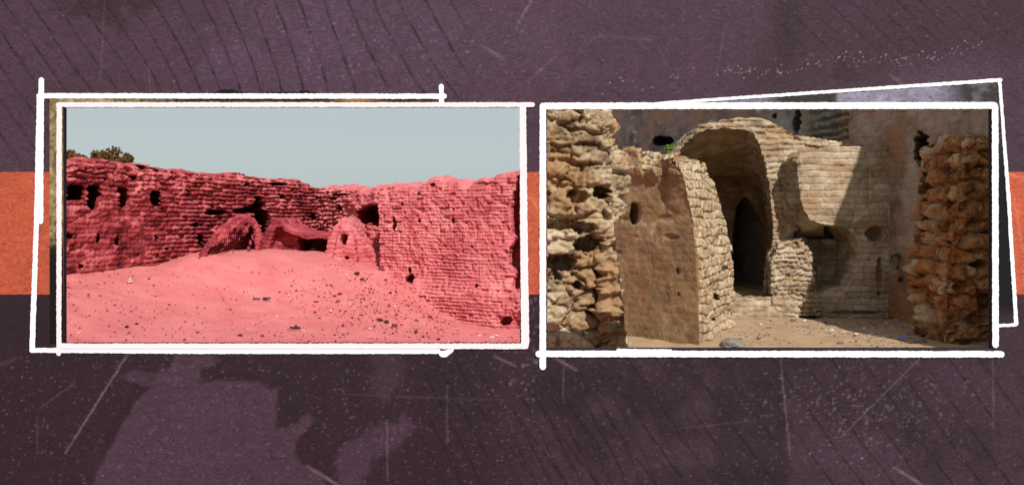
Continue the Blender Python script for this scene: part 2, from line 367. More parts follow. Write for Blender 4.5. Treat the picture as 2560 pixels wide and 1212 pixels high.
def sheet(name, poly, Y, mat, colfn, parent=None, step=4, thick=.0018):
    """flat painted sheet of small cells cut to a polygon in wall pixels"""
    xs = np.array(poly); x0, y0 = xs.min(0); x1, y1 = xs.max(0)
    nx = max(2, int((x1-x0)/step)); ny = max(2, int((y1-y0)/step))
    X, Yp = np.meshgrid(np.linspace(x0, x1, nx), np.linspace(y0, y1, ny), indexing='ij')
    cx = (X[:-1, :-1]+X[1:, 1:])/2; cy = (Yp[:-1, :-1]+Yp[1:, 1:])/2
    keep = inpoly(cx, cy, poly, .01, 0) > .5
    i, j = np.meshgrid(np.arange(nx-1), np.arange(ny-1), indexing='ij')
    a = (i*ny+j)[keep]
    used = np.zeros(nx*ny, bool)
    Q = np.stack([a, a+1, a+ny+1, a+ny], 1)[:, ::-1]; used[Q.ravel()] = True
    idx = np.cumsum(used)-1
    V = np.stack([wx(X, Y), np.full(X.shape, Y), wz(Yp, Y)], -1).reshape(-1, 3)[used]
    col = colfn(X, Yp).reshape(-1, 3)[used]
    Q = idx[Q]; n = len(V)
    # rim: boundary edges
    e = np.concatenate([Q[:, [0, 1]], Q[:, [1, 2]], Q[:, [2, 3]], Q[:, [3, 0]]]); key = np.sort(e, 1)
    _, inv, cnt = np.unique(key[:, 0].astype(np.int64)*n+key[:, 1], return_inverse=True, return_counts=True)
    b = e[cnt[inv] == 1]
    V2 = V.copy(); V2[:, 1] += thick
    Qs = np.stack([b[:, 1], b[:, 0], b[:, 0]+n, b[:, 1]+n], 1)
    me = raw_mesh(name, np.concatenate([V, V2]), np.concatenate([Q, Q[:, ::-1]+n, Qs]), None, {'paint': np.concatenate([col, col])})
    return link(name, me, mat, parent, smooth=False)
def stripe_col(X, Y):
    c = np.zeros(X.shape+(3,))+np.array(hexlin(196, 88, 60)); c = lerp(c, hexlin(207, 94, 64), sm(1200, 1400, X))
    c *= (1+.07*fbm(X/30, Y/30, seed=3)+.05*noise(X/90, Y/90, seed=5))[..., None]
    pk = sm(.55, .8, noise(X/7, Y/7, seed=9)*.6+noise(X/3.2, Y/3.2, seed=12)*.6)
    c = lerp(c, hexlin(226, 150, 124), .45*pk*sm(1250, 1300, X))
    c = c*np.array([.58, .64, .68])
    c = lerp(c, hexlin(222, 128, 100), .4*seg(X, Y, 1322, 490, 1345, 520, 2.5)+.4*seg(X, Y, 2512, 430, 2560, 450, 3)+.25*seg(X, Y, 2535, 500, 2560, 640, 2.5))
    return c
for pr in ([(-418, 430), (158, 430), (158, 736), (-418, 736)], [(1302, 430), (1366, 430), (1366, 736), (1302, 736)], [(2480, 430), (2978, 430), (2978, 736), (2480, 736)]):
    sheet('stripe', pr, YW-.0025, STRIPE, stripe_col, wall)
def khaki(X, Y):
    n = fbm(X/16, Y/16, o=4, seed=91); g = noise(X/3.5, Y/8, seed=93)
    c = np.zeros(X.shape+(3,))+np.array(hexlin(122, 108, 74))
    c = lerp(c, hexlin(84, 72, 46), sm(0, .5, n+.5*g)); c = lerp(c, hexlin(168, 152, 112), .6*sm(.1, .7, -n+.4*g))
    top = sm(262, 250, Y)
    c = lerp(c, hexlin(3, 2, 2), top*sm(260, 480, X+140*n)); c = lerp(c, hexlin(150, 108, 56), top*np.exp(-((X-890)/45)**2)*.8)
    c = lerp(c, hexlin(6, 5, 6), sm(570, 640, Y+30*n)*sm(200, 190, X))
    return c
pr = sheet('photo_print', [(124, 232), (540, 234), (545, 226), (580, 224), (600, 230), (640, 232), (740, 230), (760, 226), (800, 234), (1098, 236), (1098, 266), (158, 266), (158, 857), (124, 857)], YW-.005, PRINTED, khaki, None, 3)
tag(pr, 'khaki and black photo print peeking out behind the pale pink frame', 'photo print')
def lilac(X, Y):
    n = fbm(X/22, Y/14, o=4, seed=95)
    c = np.zeros(X.shape+(3,))+np.array(hexlin(46, 40, 42))
    c = lerp(c, hexlin(134, 130, 152), sm(2085, 2100, X)*sm(2420, 2330, X)*(.75+.3*n)*sm(300, 280, Y))
    c = lerp(c, hexlin(100, 98, 116), sm(1960, 1900, X)*sm(1760, 1800, X)*sm(300, 280, Y))
    c = lerp(c, hexlin(82, 78, 84), sm(2380, 2440, X)*sm(420, 240, Y)*sm(-.2, .5, n))
    c = lerp(c, hexlin(8, 7, 10), sm(280, 460, Y)); c = lerp(c, hexlin(40, 30, 38), sm(760, 800, Y))
    return np.clip(c, .002, 1)
pr = sheet('photo_print', [(1640, 264), (2499, 206), (2539, 809), (2482, 812), (2482, 268), (1640, 268)], YW-.005, PRINTED, lilac, None, 3)
tag(pr, 'tilted lilac and black photo print behind the bright white frame', 'photo print')

def stroke(pts, wds, Y, mat, parent, rag=1.0, seed=0, thick=.005):
    """brushed strip with ragged edges; pts in wall pixels, wds half-widths"""
    L = []; n = 0
    for k in range(len(pts)-1):
        x1, y1 = pts[k]; x2, y2 = pts[k+1]; d = math.hypot(x2-x1, y2-y1); m = max(2, int(d/3.0))
        for q in range(m+(k == len(pts)-2)):
            t = q/m; L.append((x1+(x2-x1)*t, y1+(y2-y1)*t, wds[k]+(wds[k+1]-wds[k])*t, (x2-x1)/d, (y2-y1)/d, ))
    L = np.array(L); s = np.arange(len(L))*3.
    na = rag*(.8*noise(s/4, s*0, seed=seed)+.2*noise(s/60, s*0, seed=seed+1)); nb = rag*(.8*noise(s/4, s*0, seed=seed+2)+.2*noise(s/60, s*0, seed=seed+3))
    e = np.minimum(s, s[-1]-s); rnd = np.sqrt(np.clip(1-(1-np.clip(e/(L[:, 2]*.9), 0, 1))**2, .12, 1))
    wa = (L[:, 2]+na)*rnd; wb = (L[:, 2]+nb)*rnd
    nx, ny = -L[:, 4], L[:, 3]
    a = np.stack([L[:, 0]+nx*wa, L[:, 1]+ny*wa], 1); b = np.stack([L[:, 0]-nx*wb, L[:, 1]-ny*wb], 1)
    def W(p, Yq): return np.stack([wx(p[:, 0], Yq), np.full(len(p), Yq), wz(p[:, 1], Yq)], 1)
    n = len(L)
    Yb = Y+thick
    VV = np.concatenate([W(a, Y)+[0, 0, 0], W(b, Y), W(a, Y)+[0, thick, 0], W(b, Y)+[0, thick, 0]])
    k = np.arange(n-1)
    Q = np.concatenate([np.stack([k, k+1, k+1+n, k+n], 1), np.stack([k+2*n, k+3*n, k+1+3*n, k+1+2*n], 1), np.stack([k, k+2*n, k+2*n+1, k+1], 1), np.stack([k+n, k+n+1, k+3*n+1, k+3*n], 1)])
    ends = [[0, n, 3*n, 2*n], [n-1, 3*n-1, 4*n-1, 2*n-1]]
    me = raw_mesh('rail', VV, Q, ends)
    bm = bmesh.new(); bm.from_mesh(me); bmesh.ops.recalc_face_normals(bm, faces=bm.faces); bm.to_mesh(me); bm.free()
    return link('rail', me, mat, parent, smooth=False)
def frame(label, Y, mat, strokes):
    r = empty('picture_frame', (wx(sum(s[0][0][0] for s in strokes)/len(strokes)), Y+.01, wz(880)))
    tag(r, label, 'frame', 'hand-drawn frames on the purple panel')
    for k, (pts, wd) in enumerate(strokes):
        stroke(pts, wd, Y-.0004*k, mat, r, seed=int(pts[0][0]+k*31+Y*1000), thick=.0015)
frame('off-white crooked frame at far left with overshooting corners, lying behind the pink one', YW-.0075, PAINT_WHITE, [
    ([(91, 240), (1117, 241)], [6.5, 6.5]), ([(103, 194), (102, 560)], [7, 6]), ([(98, 240), (91, 560), (80, 881)], [6, 6, 7]),
    ([(74, 875), (500, 878), (1102, 878)], [6, 6, 6]), ([(1098, 885), (1112, 884), (1128, 876), (1135, 872)], [8, 8, 5, 2]), ([(1103, 210), (1104, 262)], [6, 6])])
frame('pale pink frame around the red brick ruin, top bar running past its corner', YW-.0105, PAINT_PINK, [
    ([(140, 262), (1337, 262)], [6, 6]), ([(148, 257), (147, 889)], [6.5, 6]), ([(1307, 262), (1309, 500), (1313, 868)], [8, 9, 10]), ([(142, 865), (1321, 865)], [7, 7])])
frame('thin white tilted frame rising to the right behind the thick white one', YW-.0075, PAINT_WHITE, [
    ([(1640, 259), (2506, 200)], [3.6, 4.6]), ([(2499, 200), (2522, 500), (2541, 814)], [4, 4.6, 5]), ([(2480, 815), (2543, 811)], [4, 4]), ([(1541, 874), (1680, 875)], [3, 2.4])])
frame('thick bright white frame around the arched mud ruin with crossing lower corner', YW-.0105, PAINT_PURE, [
    ([(1350, 265), (2494, 264)], [8, 8.5]), ([(1357, 258), (1357, 924)], [8, 8]), ([(2488, 262), (2489, 869)], [8, 8]), ([(1339, 884), (2511, 885)], [8, 8])])

# ------------------------------------------------------------------ ground
def ctrl(px, py, Y): p = P(px, py, Y); return (p[0], p[1], p[2])
CP = [ctrl(160, 690, 11.1), ctrl(160, 790, 9.6), ctrl(160, 858, 8.8), ctrl(300, 672, 12.05), ctrl(400, 662, 12.85), ctrl(500, 641, 12.9), ctrl(570, 633, 13.5), ctrl(640, 625, 14.15),
      ctrl(740, 627, 15.1), ctrl(820, 632, 15.1), ctrl(640, 858, 10.0), ctrl(640, 740, 12.4), ctrl(400, 858, 9.4), ctrl(400, 750, 11.3), ctrl(960, 682, 14.2), ctrl(870, 645, 14.9), ctrl(1020, 725, 13.75), ctrl(1100, 782, 13.3), ctrl(1200, 815, 12.9),
      ctrl(1290, 828, 12.5), ctrl(1290, 858, 11.8), ctrl(960, 858, 10.8), ctrl(940, 760, 12.6), ctrl(-100, 720, 9.5), ctrl(0, 900, 7.8), ctrl(1500, 842, 12.2), (-3, 6, -.02), (0, 6, -.02), (-6, 5, .1), (1, 20, .0), (-9, 14, .7), (-7, 22, .5), (-3, 22, .5)]
CP = np.array(CP)
def tps(r2): return np.where(r2 > 1e-12, r2*np.log(r2+1e-12), 0)
n = len(CP); Rm = tps(((CP[:, None, :2]-CP[None, :, :2])**2).sum(-1))+np.eye(n)*.02
Pm = np.concatenate([np.ones((n, 1)), CP[:, :2]], 1)
A = np.block([[Rm, Pm], [Pm.T, np.zeros((3, 3))]]); SOL = np.linalg.solve(A, np.concatenate([CP[:, 2], [0, 0, 0]]))
def hl(x, y):
    x = np.atleast_1d(np.asarray(x, float)); y = np.atleast_1d(np.asarray(y, float))
    r = tps((x[:, None]-CP[None, :, 0])**2+(y[:, None]-CP[None, :, 1])**2)@SOL[:n]+SOL[n]+SOL[n+1]*x+SOL[n+2]*y
    fade = sm(-15, -9, x)*sm(28, 22, y)*sm(2, 5, y)*sm(1.4, .3, x)
    return np.clip(r, -.15, 1.1)*fade-.06*(1-fade)
def hr(x, y):
    return .025*fbm(x*1.2, y*1.2, seed=5)*sm(.3, 1.5, x)
def ground(px, py, fn):
    """where the ray through a photo pixel meets the ground height fn"""
    Y = 5.5
    while Y < 30:
        x = (px-1280)/F*Y; z = CZ+(HY-py)/F*Y
        g = float(fn(x, Y)[0]) if fn is hl else float(fn(np.array([x]), np.array([Y]))[0])
        if z <= g: return (x, Y, g)
        Y += .04
    return ((px-1280)/F*14, 14, 0)
def terrain(name, x0, x1, y0, y1, st, fn, mat, label):
    X, Y = np.meshgrid(np.arange(x0, x1, st), np.arange(y0, y1, st), indexing='ij')
    Z = fn(X.ravel(), Y.ravel())
    Z = Z+.030*np.clip(fbm(X.ravel()*3.2, Y.ravel()*2.4, o=2, seed=18)-.1, -.3, .3)+.012*fbm(X.ravel()*2.5, Y.ravel()*2.5, seed=8)+.010*fbm(X.ravel()*9, Y.ravel()*9, o=3, seed=9)
    me = grid_mesh(name, np.stack([X.ravel(), Y.ravel(), Z], 1), X.shape[0], X.shape[1])
    o = link(name, me, mat); o['kind'] = 'structure'; o['label'] = label; return o
terrain('sand_ground', -16, .62, 2, 29, .04, hl, PINK_SAND, 'pink sandy ground rising towards the red ruin')
terrain('dirt_ground', .6, 9.5, 2, 29, .04, hr, TAN_SAND, 'tan dusty ground of the arched ruin')
bm = bmesh.new(); s = 900
vs = [bm.verts.new(v) for v in ((-s, -s, -.12), (s, -s, -.12), (s, s, -.12), (-s, s, -.12))]; bm.faces.new(vs)
me = bpy.data.meshes.new('desert_plain'); bm.to_mesh(me); bm.free(); o = link('desert_plain', me, TAN_SAND, smooth=False); o['kind'] = 'structure'

# ------------------------------------------------------------------ wall sheets
def slab(name, A, B, top, base, thick, du, dz, disp, mat, label=None, cat='wall', parent=None, group=None, rough_top=.05, holes=None):
    """long wall: A->B on plan seen from its front (A left), top/base as (u metres, z) polylines"""
    A = np.array(A, float); B = np.array(B, float); L = np.linalg.norm(B-A); d = (B-A)/L
    nrm = np.array([d[1], -d[0]])                       # front normal (towards the camera side)
    nu = int(L/du)+1; u = np.linspace(0, L, nu)
    zt = np.interp(u, [t[0] for t in top], [t[1] for t in top])
    zt = zt+rough_top*fbm(u*1.7, u*0+3.3, o=4, seed=3)+rough_top*.8*np.round(noise(u*5, u*0, seed=6)*1.2)/1.2*.7
    zb = np.interp(u, [t[0] for t in base], [t[1] for t in base])
    nz = int((zt-zb).max()/dz)+1
    v = np.linspace(0, 1, nz)
    U = np.repeat(u[:, None], nz, 1); Z = zb[:, None]+(zt-zb)[:, None]*v[None]
    X = A[0]+d[0]*U; Yy = A[1]+d[1]*U
    Pn = np.stack([X.ravel(), Yy.ravel(), Z.ravel()], 1)
    px, py = project(Pn)
    D, tone = disp(U.ravel(), Z.ravel(), px, py, np.repeat(zt[:, None], nz, 1).ravel())
    edge = np.repeat(zt[:, None], nz, 1).ravel()-Z.ravel()
    D = D-.14*np.exp(-edge/.05)
    Pn[:, 0] += nrm[0]*D; Pn[:, 1] += nrm[1]*D
    if holes is not None:                               # sockets run back along the view rays, keeping their sunlit sides hidden
        hd = -holes(px, py); vd = Pn-np.array([0, 0, CZ]); vd /= np.linalg.norm(vd, axis=1)[:, None]
        vd = vd-.25*np.array([nrm[0], nrm[1], 0]); Pn += vd*hd[:, None]
    front = Pn.reshape(nu, nz, 3); tone = tone.reshape(nu, nz)
    rows = [front]; tr = [tone]
    k = 8
    for q in range(1, k+1):
        f = q/k
        r = np.stack([A[0]+d[0]*u-nrm[0]*(thick*f*.9+.1), A[1]+d[1]*u-nrm[1]*(thick*f*.9+.1), zt+.05*fbm(u*4, u*0+f*4, o=3, seed=12)-.12*f**4], 1)
        rows.append(r[:, None]); tr.append(np.full((nu, 1), .6))
    r = np.stack([A[0]+d[0]*u-nrm[0]*thick, A[1]+d[1]*u-nrm[1]*thick, zb], 1); rows.append(r[:, None]); tr.append(np.full((nu, 1), .5))
    G = np.concatenate(rows, 1); T = np.concatenate(tr, 1); nv = G.shape[1]
    caps = [list(range(nv))[::-1], [(nu-1)*nv+q for q in range(nv)]]
    me = grid_mesh(name, G.reshape(-1, 3), nu, nv, caps, {'tone': T.ravel()})
    o = link(name, me, mat, parent)
    if label: tag(o, label, cat, group)
    return o
def uz(A, B, pts, Yonly=False):
    """photo pixels -> (u, z) on the vertical plane through A,B"""
    A = np.array(A, float); B = np.array(B, float); L = np.linalg.norm(B-A); d = (B-A)/L
    out = []
    for (px, py) in pts:
        k = (px-1280)/F                                  # x = k*y ; A+d*t
        t = (k*A[1]-A[0])/(d[0]-k*d[1]); Y = A[1]+d[1]*t
        out.append((t, CZ+(HY-py)/F*Y))
    return out
def ext(pts, lo, hi):
    return [(lo, pts[0][1])]+pts+[(hi, pts[-1][1])]

# left long wall of the red ruin
LA, LB = (-5.6-.283*3.5, 11.1-3.5), (-5.6+.283*6.9, 18.0)
LTOP = uz(LA, LB, [(150, 408), (200, 402), (230, 399), (280, 400), (330, 406), (390, 418), (430, 425), (480, 430), (560, 436), (600, 434), (640, 440), (700, 446), (760, 452), (785, 462), (805, 474)])
def holes_f(lst):
    def f(px, py):
        d = 0
        for k, (cx, cy, rx, ry, dep, n) in enumerate(lst):
            d = np.minimum(d, -dep*blob(px, py, cx, cy, rx, ry, n, .22 if n < 3 else .10, seed=200+k*3))
        return d
    return f
H_LEFT = holes_f([(195, 481, 18, 19, .6, 5), (240, 478, 15, 15, .6, 3.5), (235, 503, 12, 20, .6, 3.5), (313, 496, 11, 25, .6, 4), (391, 496, 11, 19, .6, 4),
    (176, 590, 7, 5, .25, 2), (248, 598, 5, 13, .3, 2), (294, 600, 6, 14, .3, 2), (392, 597, 4, 9, .3, 2), (162, 618, 5, 6, .2, 2), (419, 622, 4, 3, .2, 2), (204, 666, 5, 4, .2, 2),
    (372, 418, 8, 6, .14, 2), (340, 445, 8, 5, .12, 2), (402, 425, 7, 6, .14, 2), (545, 531, 26, 6, .28, 2), (505, 600, 8, 12, .3, 2), (652, 530, 15, 34, .6, 2.5), (668, 560, 9, 30, .6, 2.5), (787, 541, 8, 10, .4, 2), (620, 460, 6, 5, .16, 2),
    (700, 460, 22, 4, .16, 2), (710, 492, 7, 5, .2, 2), (493, 562, 8, 7, .22, 2), (620, 525, 26, 8, .35, 2)])
def d_left(U, Z, px, py, zt):
    L0 = U
    zone = sm(300, 520, px+25*noise(U*2, Z*2, seed=1))       # coursed headers to the right, battered stretchers to the left
    topz = sm(.75, .25, (zt-Z)+.15*noise(U*1.5, Z*1.5, seed=2))
    b1, i1 = brick(U, Z, .072, .19, .4, 11, .38); b2, i2 = brick(U, Z, .066, .15, .18, 12, .42)
    amp1 = .018+.04*topz
    d1 = amp1*(b1-1)+(i1-.5)*(.016+.055*topz)-(i1 > .93)*.06*topz*b1
    d2 = .062*(b2-1)+(i2-.5)*.034-(i2 > .93)*.09
    c1, c2, ci = cells(U*5, Z*7, U*0, 5)
    d = d1*(1-zone)+d2*zone*sm(.0, .35, Z-.95+.2*noise(U, Z, seed=4)+.4)+.035*fbm(U*2.2, Z*2.2, seed=7)+.022*fbm(U*9, Z*13, o=3, seed=8)
    d = d-.05*sm(.12, .0, c2-c1)*topz
    return d, np.clip(.5+.5*((i1*(1-zone)+i2*zone)-.5)+.3*fbm(U*3, Z*3, seed=14)+.18*topz-.08, 0, 1)
LL = float(np.hypot(LB[0]-LA[0], LB[1]-LA[1]))
slab('mud_brick_wall', LA, LB, ext(LTOP, 0, LL), [(0, .1), (LL, .5)], 1.4, .014, .013, d_left, RED_DIM,
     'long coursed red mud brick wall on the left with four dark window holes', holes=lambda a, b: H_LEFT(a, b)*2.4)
# corner wall with the big ragged hole
CA, CB = (-3.95, 17.7), (-1.75, 14.4)
CTOP = uz(CA, CB, [(785, 470), (800, 468), (830, 470), (850, 466), (872, 464), (895, 470), (915, 470), (935, 465), (960, 462), (985, 464), (1010, 466)])
H_COR = holes_f([(915, 540, 27, 24, .8, 2), (930, 524, 24, 12, .7, 2), (948, 552, 16, 18, .7, 2), (964, 498, 11, 7, .5, 2), (955, 600, 12, 15, .5, 2), (962, 530, 12, 10, .4, 2), (846, 521, 6, 11, .4, 2), (830, 497, 12, 4, .3, 2), (845, 487, 22, 3, .2, 2), (955, 635, 7, 6, .2, 2)])
def d_cor(U, Z, px, py, zt):
    b2, i2 = brick(U, Z, .085, .15, .3, 22, .45)
    zone = sm(900, 830, px)
    d = (.02+.05*zone)*(b2-1)+(i2-.5)*.04+.10*fbm(U*1.6, Z*2.0, seed=27)+.05*fbm(U*8, Z*9, o=3, seed=28)
    return d, np.clip(.5+.3*(i2-.5)+.4*fbm(U*3, Z*3, seed=24), 0, 1)
CL = float(np.hypot(CB[0]-CA[0], CB[1]-CA[1]))
slab('mud_brick_wall', CA, CB, ext(CTOP, 0, CL), [(0, .3), (CL, .3)], 1.0, .014, .014, d_cor, PINK_WALL,
     'crumbling corner wall pierced by one big ragged black hole', holes=lambda a, b: H_COR(a, b)*1.6)
# right wall of the red ruin, facing the sun
RA, RB = (-2.15, 14.35), (.9, 12.15)
RTOP = uz(RA, RB, [(940, 470), (965, 472), (1000, 466), (1030, 472), (1050, 456), (1075, 446), (1100, 448), (1140, 444), (1165, 460), (1178, 452), (1200, 441), (1240, 432), (1290, 422), (1340, 414)])
H_RIG = holes_f([(1288, 545, 13, 70, .35, 1.6), (1292, 480, 9, 45, .3, 1.6), (1284, 640, 13, 40, .3, 1.6), (1292, 700, 10, 30, .25, 1.6), (1026, 700, 8, 20, .28, 2), (1022, 678, 4, 8, .2, 2), (1045, 485, 4, 4, .1, 2), (1080, 462, 5, 4, .1, 2), (1048, 552, 4, 5, .12, 2), (1132, 553, 4, 8, .1, 2), (1135, 525, 3, 4, .08, 2), (1198, 714, 4, 4, .1, 2), (1278, 800, 12, 12, .2, 2), (985, 560, 6, 20, .2, 2), (1005, 510, 3, 5, .1, 2)])
def d_rig(U, Z, px, py, zt):
    Zs = Z+.05*U*0
    b2, i2 = brick(U, Zs, .052, .22, .16, 32, .34)
    pit = noise(U*11, Z*14, seed=33); rag = sm(1262, 1284, px+10*noise(U*6, Z*6, seed=31))
    low = sm(.9, .3, Z)
    d = (.014+.016*sm(-.2, .5, noise(U*1.3, Z*1.5, seed=35)))*(b2-1)+(i2-.5)*.010+.04*fbm(U*1.2, Z*1.4, seed=37)+.016*fbm(U*8, Z*10, o=3, seed=38)+.018*fbm(U*22, Z*22, o=2, seed=36)-.045*sm(.55, .8, pit)
    d = d-rag*(.05+.10*(fbm(U*5, Z*7, o=3, seed=39)))-.05*sm(1045, 1052, px)*0+.18*low**2
    return d, np.clip(.55+.25*(i2-.5)+.45*fbm(U*2.5, Z*3.5, seed=34)-.1*rag, 0, 1)
RL = float(np.hypot(RB[0]-RA[0], RB[1]-RA[1]))
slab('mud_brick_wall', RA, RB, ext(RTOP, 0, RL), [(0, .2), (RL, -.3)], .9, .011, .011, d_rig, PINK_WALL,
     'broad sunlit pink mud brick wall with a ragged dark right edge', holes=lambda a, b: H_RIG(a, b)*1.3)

# ------------------------------------------------------------------ carved solids
def hull_loft(bm, front, back):
    """closed solid between two outlines (same count) of 3D points"""
    a = [bm.verts.new(p) for p in front]; b = [bm.verts.new(p) for p in back]; n = len(a)
    fs = [bm.faces.new(a), bm.faces.new(b[::-1])]
    for k in range(n): fs.append(bm.faces.new([a[k], b[k], b[(k+1) % n], a[(k+1) % n]]))
    return fs
def loft_px(bm, polyA, YA, polyB=None, YB=None, scaleback=True):
    polyB = polyB or polyA
    if callable(YA):
        fa = [P(x, y, YA(x)) for x, y in polyA]; fb = [(p[0], p[1]+YB, p[2]) for p in fa]
    else:
        fa = [P(x, y, YA) for x, y in polyA]
        fb = [P(x, y, YB) for x, y in polyB] if polyB is not polyA else [(p[0], YB, p[2]) for p in fa]
    hull_loft(bm, fa, fb)
def solid(name, build, vox, disp, mat, label=None, cat=None, parent=None, group=None, smooth=4):
    me = bpy.data.meshes.new('tmp'); bm = bmesh.new(); build(bm)
    bmesh.ops.triangulate(bm, faces=[f for f in bm.faces if len(f.verts) > 4], ngon_method='EAR_CLIP')
    bmesh.ops.recalc_face_normals(bm, faces=bm.faces); bm.to_mesh(me); bm.free()
    o = bpy.data.objects.new('tmp', me); COL.objects.link(o)
    r = o.modifiers.new('r', 'REMESH'); r.mode = 'VOXEL'; r.voxel_size = vox
    s = o.modifiers.new('s', 'SMOOTH'); s.factor = .5; s.iterations = smooth
    dg = bpy.context.evaluated_depsgraph_get()
    m2 = bpy.data.meshes.new_from_object(o.evaluated_get(dg))
    bpy.data.objects.remove(o); bpy.data.meshes.remove(me)
    n = len(m2.vertices); v = np.empty(n*3); m2.vertices.foreach_get('co', v); v = v.reshape(-1, 3)
    nn = np.empty(n*3, np.float32); m2.vertex_normals.foreach_get('vector', nn); nn = nn.reshape(-1, 3).astype(float)
    px, py = project(v)
    D, tone = disp(v, nn, px, py)
    if D.ndim == 1: v = v+nn*D[:, None]
    else: v = v+D
    m2.vertices.foreach_set('co', v.astype(np.float32).ravel())
    m2.attributes.new('tone', 'FLOAT', 'POINT').data.foreach_set('value', np.clip(tone, 0, 1).astype(np.float32))
    m2.update(); m2.name = name
    o = link(name, m2, mat, parent)
    if label: tag(o, label, cat, group)
    return o
def along(v, nn):
    """surface coordinate for coursing"""
    return np.where(np.abs(nn[:, 1]) > np.abs(nn[:, 0]), v[:, 0], v[:, 1])
def masonry(h, wd, joint, idamp, big_, fine, warp=.3, seed=0, miss=.0, holes=None, soft=.35, extra=None, smooth_=0, tw=.4):
    def f(v, nn, px, py):
        s = along(v, nn)
        b, idd = brick(s, v[:, 2], h, wd, warp, seed, soft)
        flat_ = sm(.85, .6, np.abs(nn[:, 2]))
        d = (joint*(b-1)+(idd-.5)*idamp-(idd < miss)*joint*1.6*b)*flat_
        d = d+big_*fbm(v[:, 0]*1.7, v[:, 1]*1.7, v[:, 2]*1.7, seed=seed+1)+fine*fbm(v[:, 0]*11, v[:, 1]*11, v[:, 2]*11, o=3, seed=seed+2)
        tone = .5+tw*(idd-.5)+.4*fbm(v[:, 0]*3, v[:, 1]*3, v[:, 2]*3, seed=seed+6)
        if extra is not None:
            de, te = extra(v, nn, px, py); d = d+de; tone = tone+te
        if holes is not None:
            hd = holes(px, py)*sm(.1, -.25, nn[:, 1])       # cut on faces turned to the viewer, straight back
            D = nn*d[:, None]; D[:, 1] -= hd
            return D, tone
        return d, tone
    return f
# remains of vaults at the foot of the red ruin
def m1(bm):
    o = [(492, 668), (500, 634), (515, 610), (545, 575), (580, 547), (608, 538), (636, 549), (648, 575), (648, 668)]
    i = [(508, 668), (524, 624), (538, 612), (562, 588), (590, 560), (612, 550), (632, 560), (641, 582), (641, 668)]
    ring = [o[k] for k in range(9)]+[i[k] for k in range(8, -1, -1)]
    yf = lambda x, a: 12.85+(x-500)*.0092+a
    hull_loft(bm, [P(x, y, yf(x, 0)) for x, y in ring], [P(x, y, yf(x, 1.3)) for x, y in ring])
    hull_loft(bm, [P(x, y, yf(x, .62)) for x, y in i], [P(x, y, yf(x, 1.4)) for x, y in i])
solid('vault_remnant', m1, .016, masonry(.07, .16, .012, .012, .05, .03, seed=41), RED_DEEP, 'humped vault remnant with smooth dark hollow below the tall black slot', 'vault remnant')
def m2(bm):
    o = [(648, 668), (650, 600), (662, 575), (680, 548), (700, 549), (712, 563), (748, 580), (778, 584), (815, 582), (838, 572), (838, 668)]
    i = [(676, 668), (676, 610), (682, 582), (692, 566), (702, 567), (712, 578), (742, 590), (770, 598), (805, 596), (816, 600), (816, 668)]
    ring = o+i[::-1]
    loft_px(bm, ring, 15.0, None, 16.4)
    loft_px(bm, [(672, 668), (672, 610), (680, 580), (694, 562), (712, 574), (745, 588), (755, 668)], 15.3, None, 16.4)
    loft_px(bm, [(740, 668), (740, 588), (820, 590), (820, 668)], 16.1, None, 16.4)
solid('vault_remnant', m2, .016, masonry(.07, .16, .016, .012, .05, .03, seed=43), RED_DEEP, 'low stepped vault remnant with a wide black cavity at its right end', 'vault remnant')
def m3(bm):
    loft_px(bm, [(808, 680), (818, 610), (838, 565), (850, 546), (862, 548), (885, 570), (905, 600), (935, 628), (968, 650), (985, 700)], 14.75, None, 16.2)
    loft_px(bm, [(830, 680), (840, 600), (852, 560), (872, 566), (884, 600), (895, 680)], 14.55, None, 15.0)
solid('buttress', m3, .015, masonry(.07, .16, .018, .014, .05, .03, seed=45, holes=holes_f([(859, 600, 8, 14, .5, 2.5), (866, 645, 5, 5, .15, 2)])), PINK_WALL, 'sloping pink buttress stub with one small dark slit', 'buttress')

# the pier of the arched ruin
C0 = np.array([2.31, 10.9]); dS = np.array([-.6, .8]); dE = np.array([.42, .91])
def pier(bm):
    S = C0+dS*2.1; E = C0+dE*2.3; K = S+dE*1.9
    def ring(shC, shE, shS, z, zz=None):
        c = C0+dE*.0+np.array([-shC, shC*.2]); e = E+np.array([-shE, -.1*shE]); s_ = S+np.array([shS, 0]); k = K+np.array([-shE*.3, -.3])
        return [(*c, z), (*e, z if zz is None else zz), (*k, z), (*s_, z)]
    def hull(pts):
        vs = [bm.verts.new(p) for p in pts]; bmesh.ops.convex_hull(bm, input=vs)
    levels = [(0, 0, 0, -.2), (.01, .02, 0, .5), (.03, .06, 0, 1.1), (.09, .14, 0, 1.6), (.18, .24, 0, 2.0), (.25, .36, 0, 2.22)]
    for a_, b_ in zip(levels[:-1], levels[1:]):
        hull(ring(a_[0], a_[1], a_[2], a_[3]-.001)+ring(b_[0], b_[1], b_[2], b_[3]+.001))
    # right head and left head above the notch
    def quad(t0, t1, z0, z1, back):
        a = C0+np.array([-.24, .05]); pts = []; dq = (S-a)/np.linalg.norm(S-a)
        for z in (z0, z1):
            sh = 0 if z == z0 else .05
            p = a+dq*(t0+sh); q = a+dq*(t1-sh)
            pts += [(*p, z), (*q, z), (*(p+dE*back), z-.03), (*(q+dE*back), z-.03)]
        hull(pts)
    quad(0, .42, 2.1, 2.33, 1.75); quad(.75, 2.0, 2.1, 2.50, 1.6); quad(.4, .9, 2.1, 2.24, 1.2)
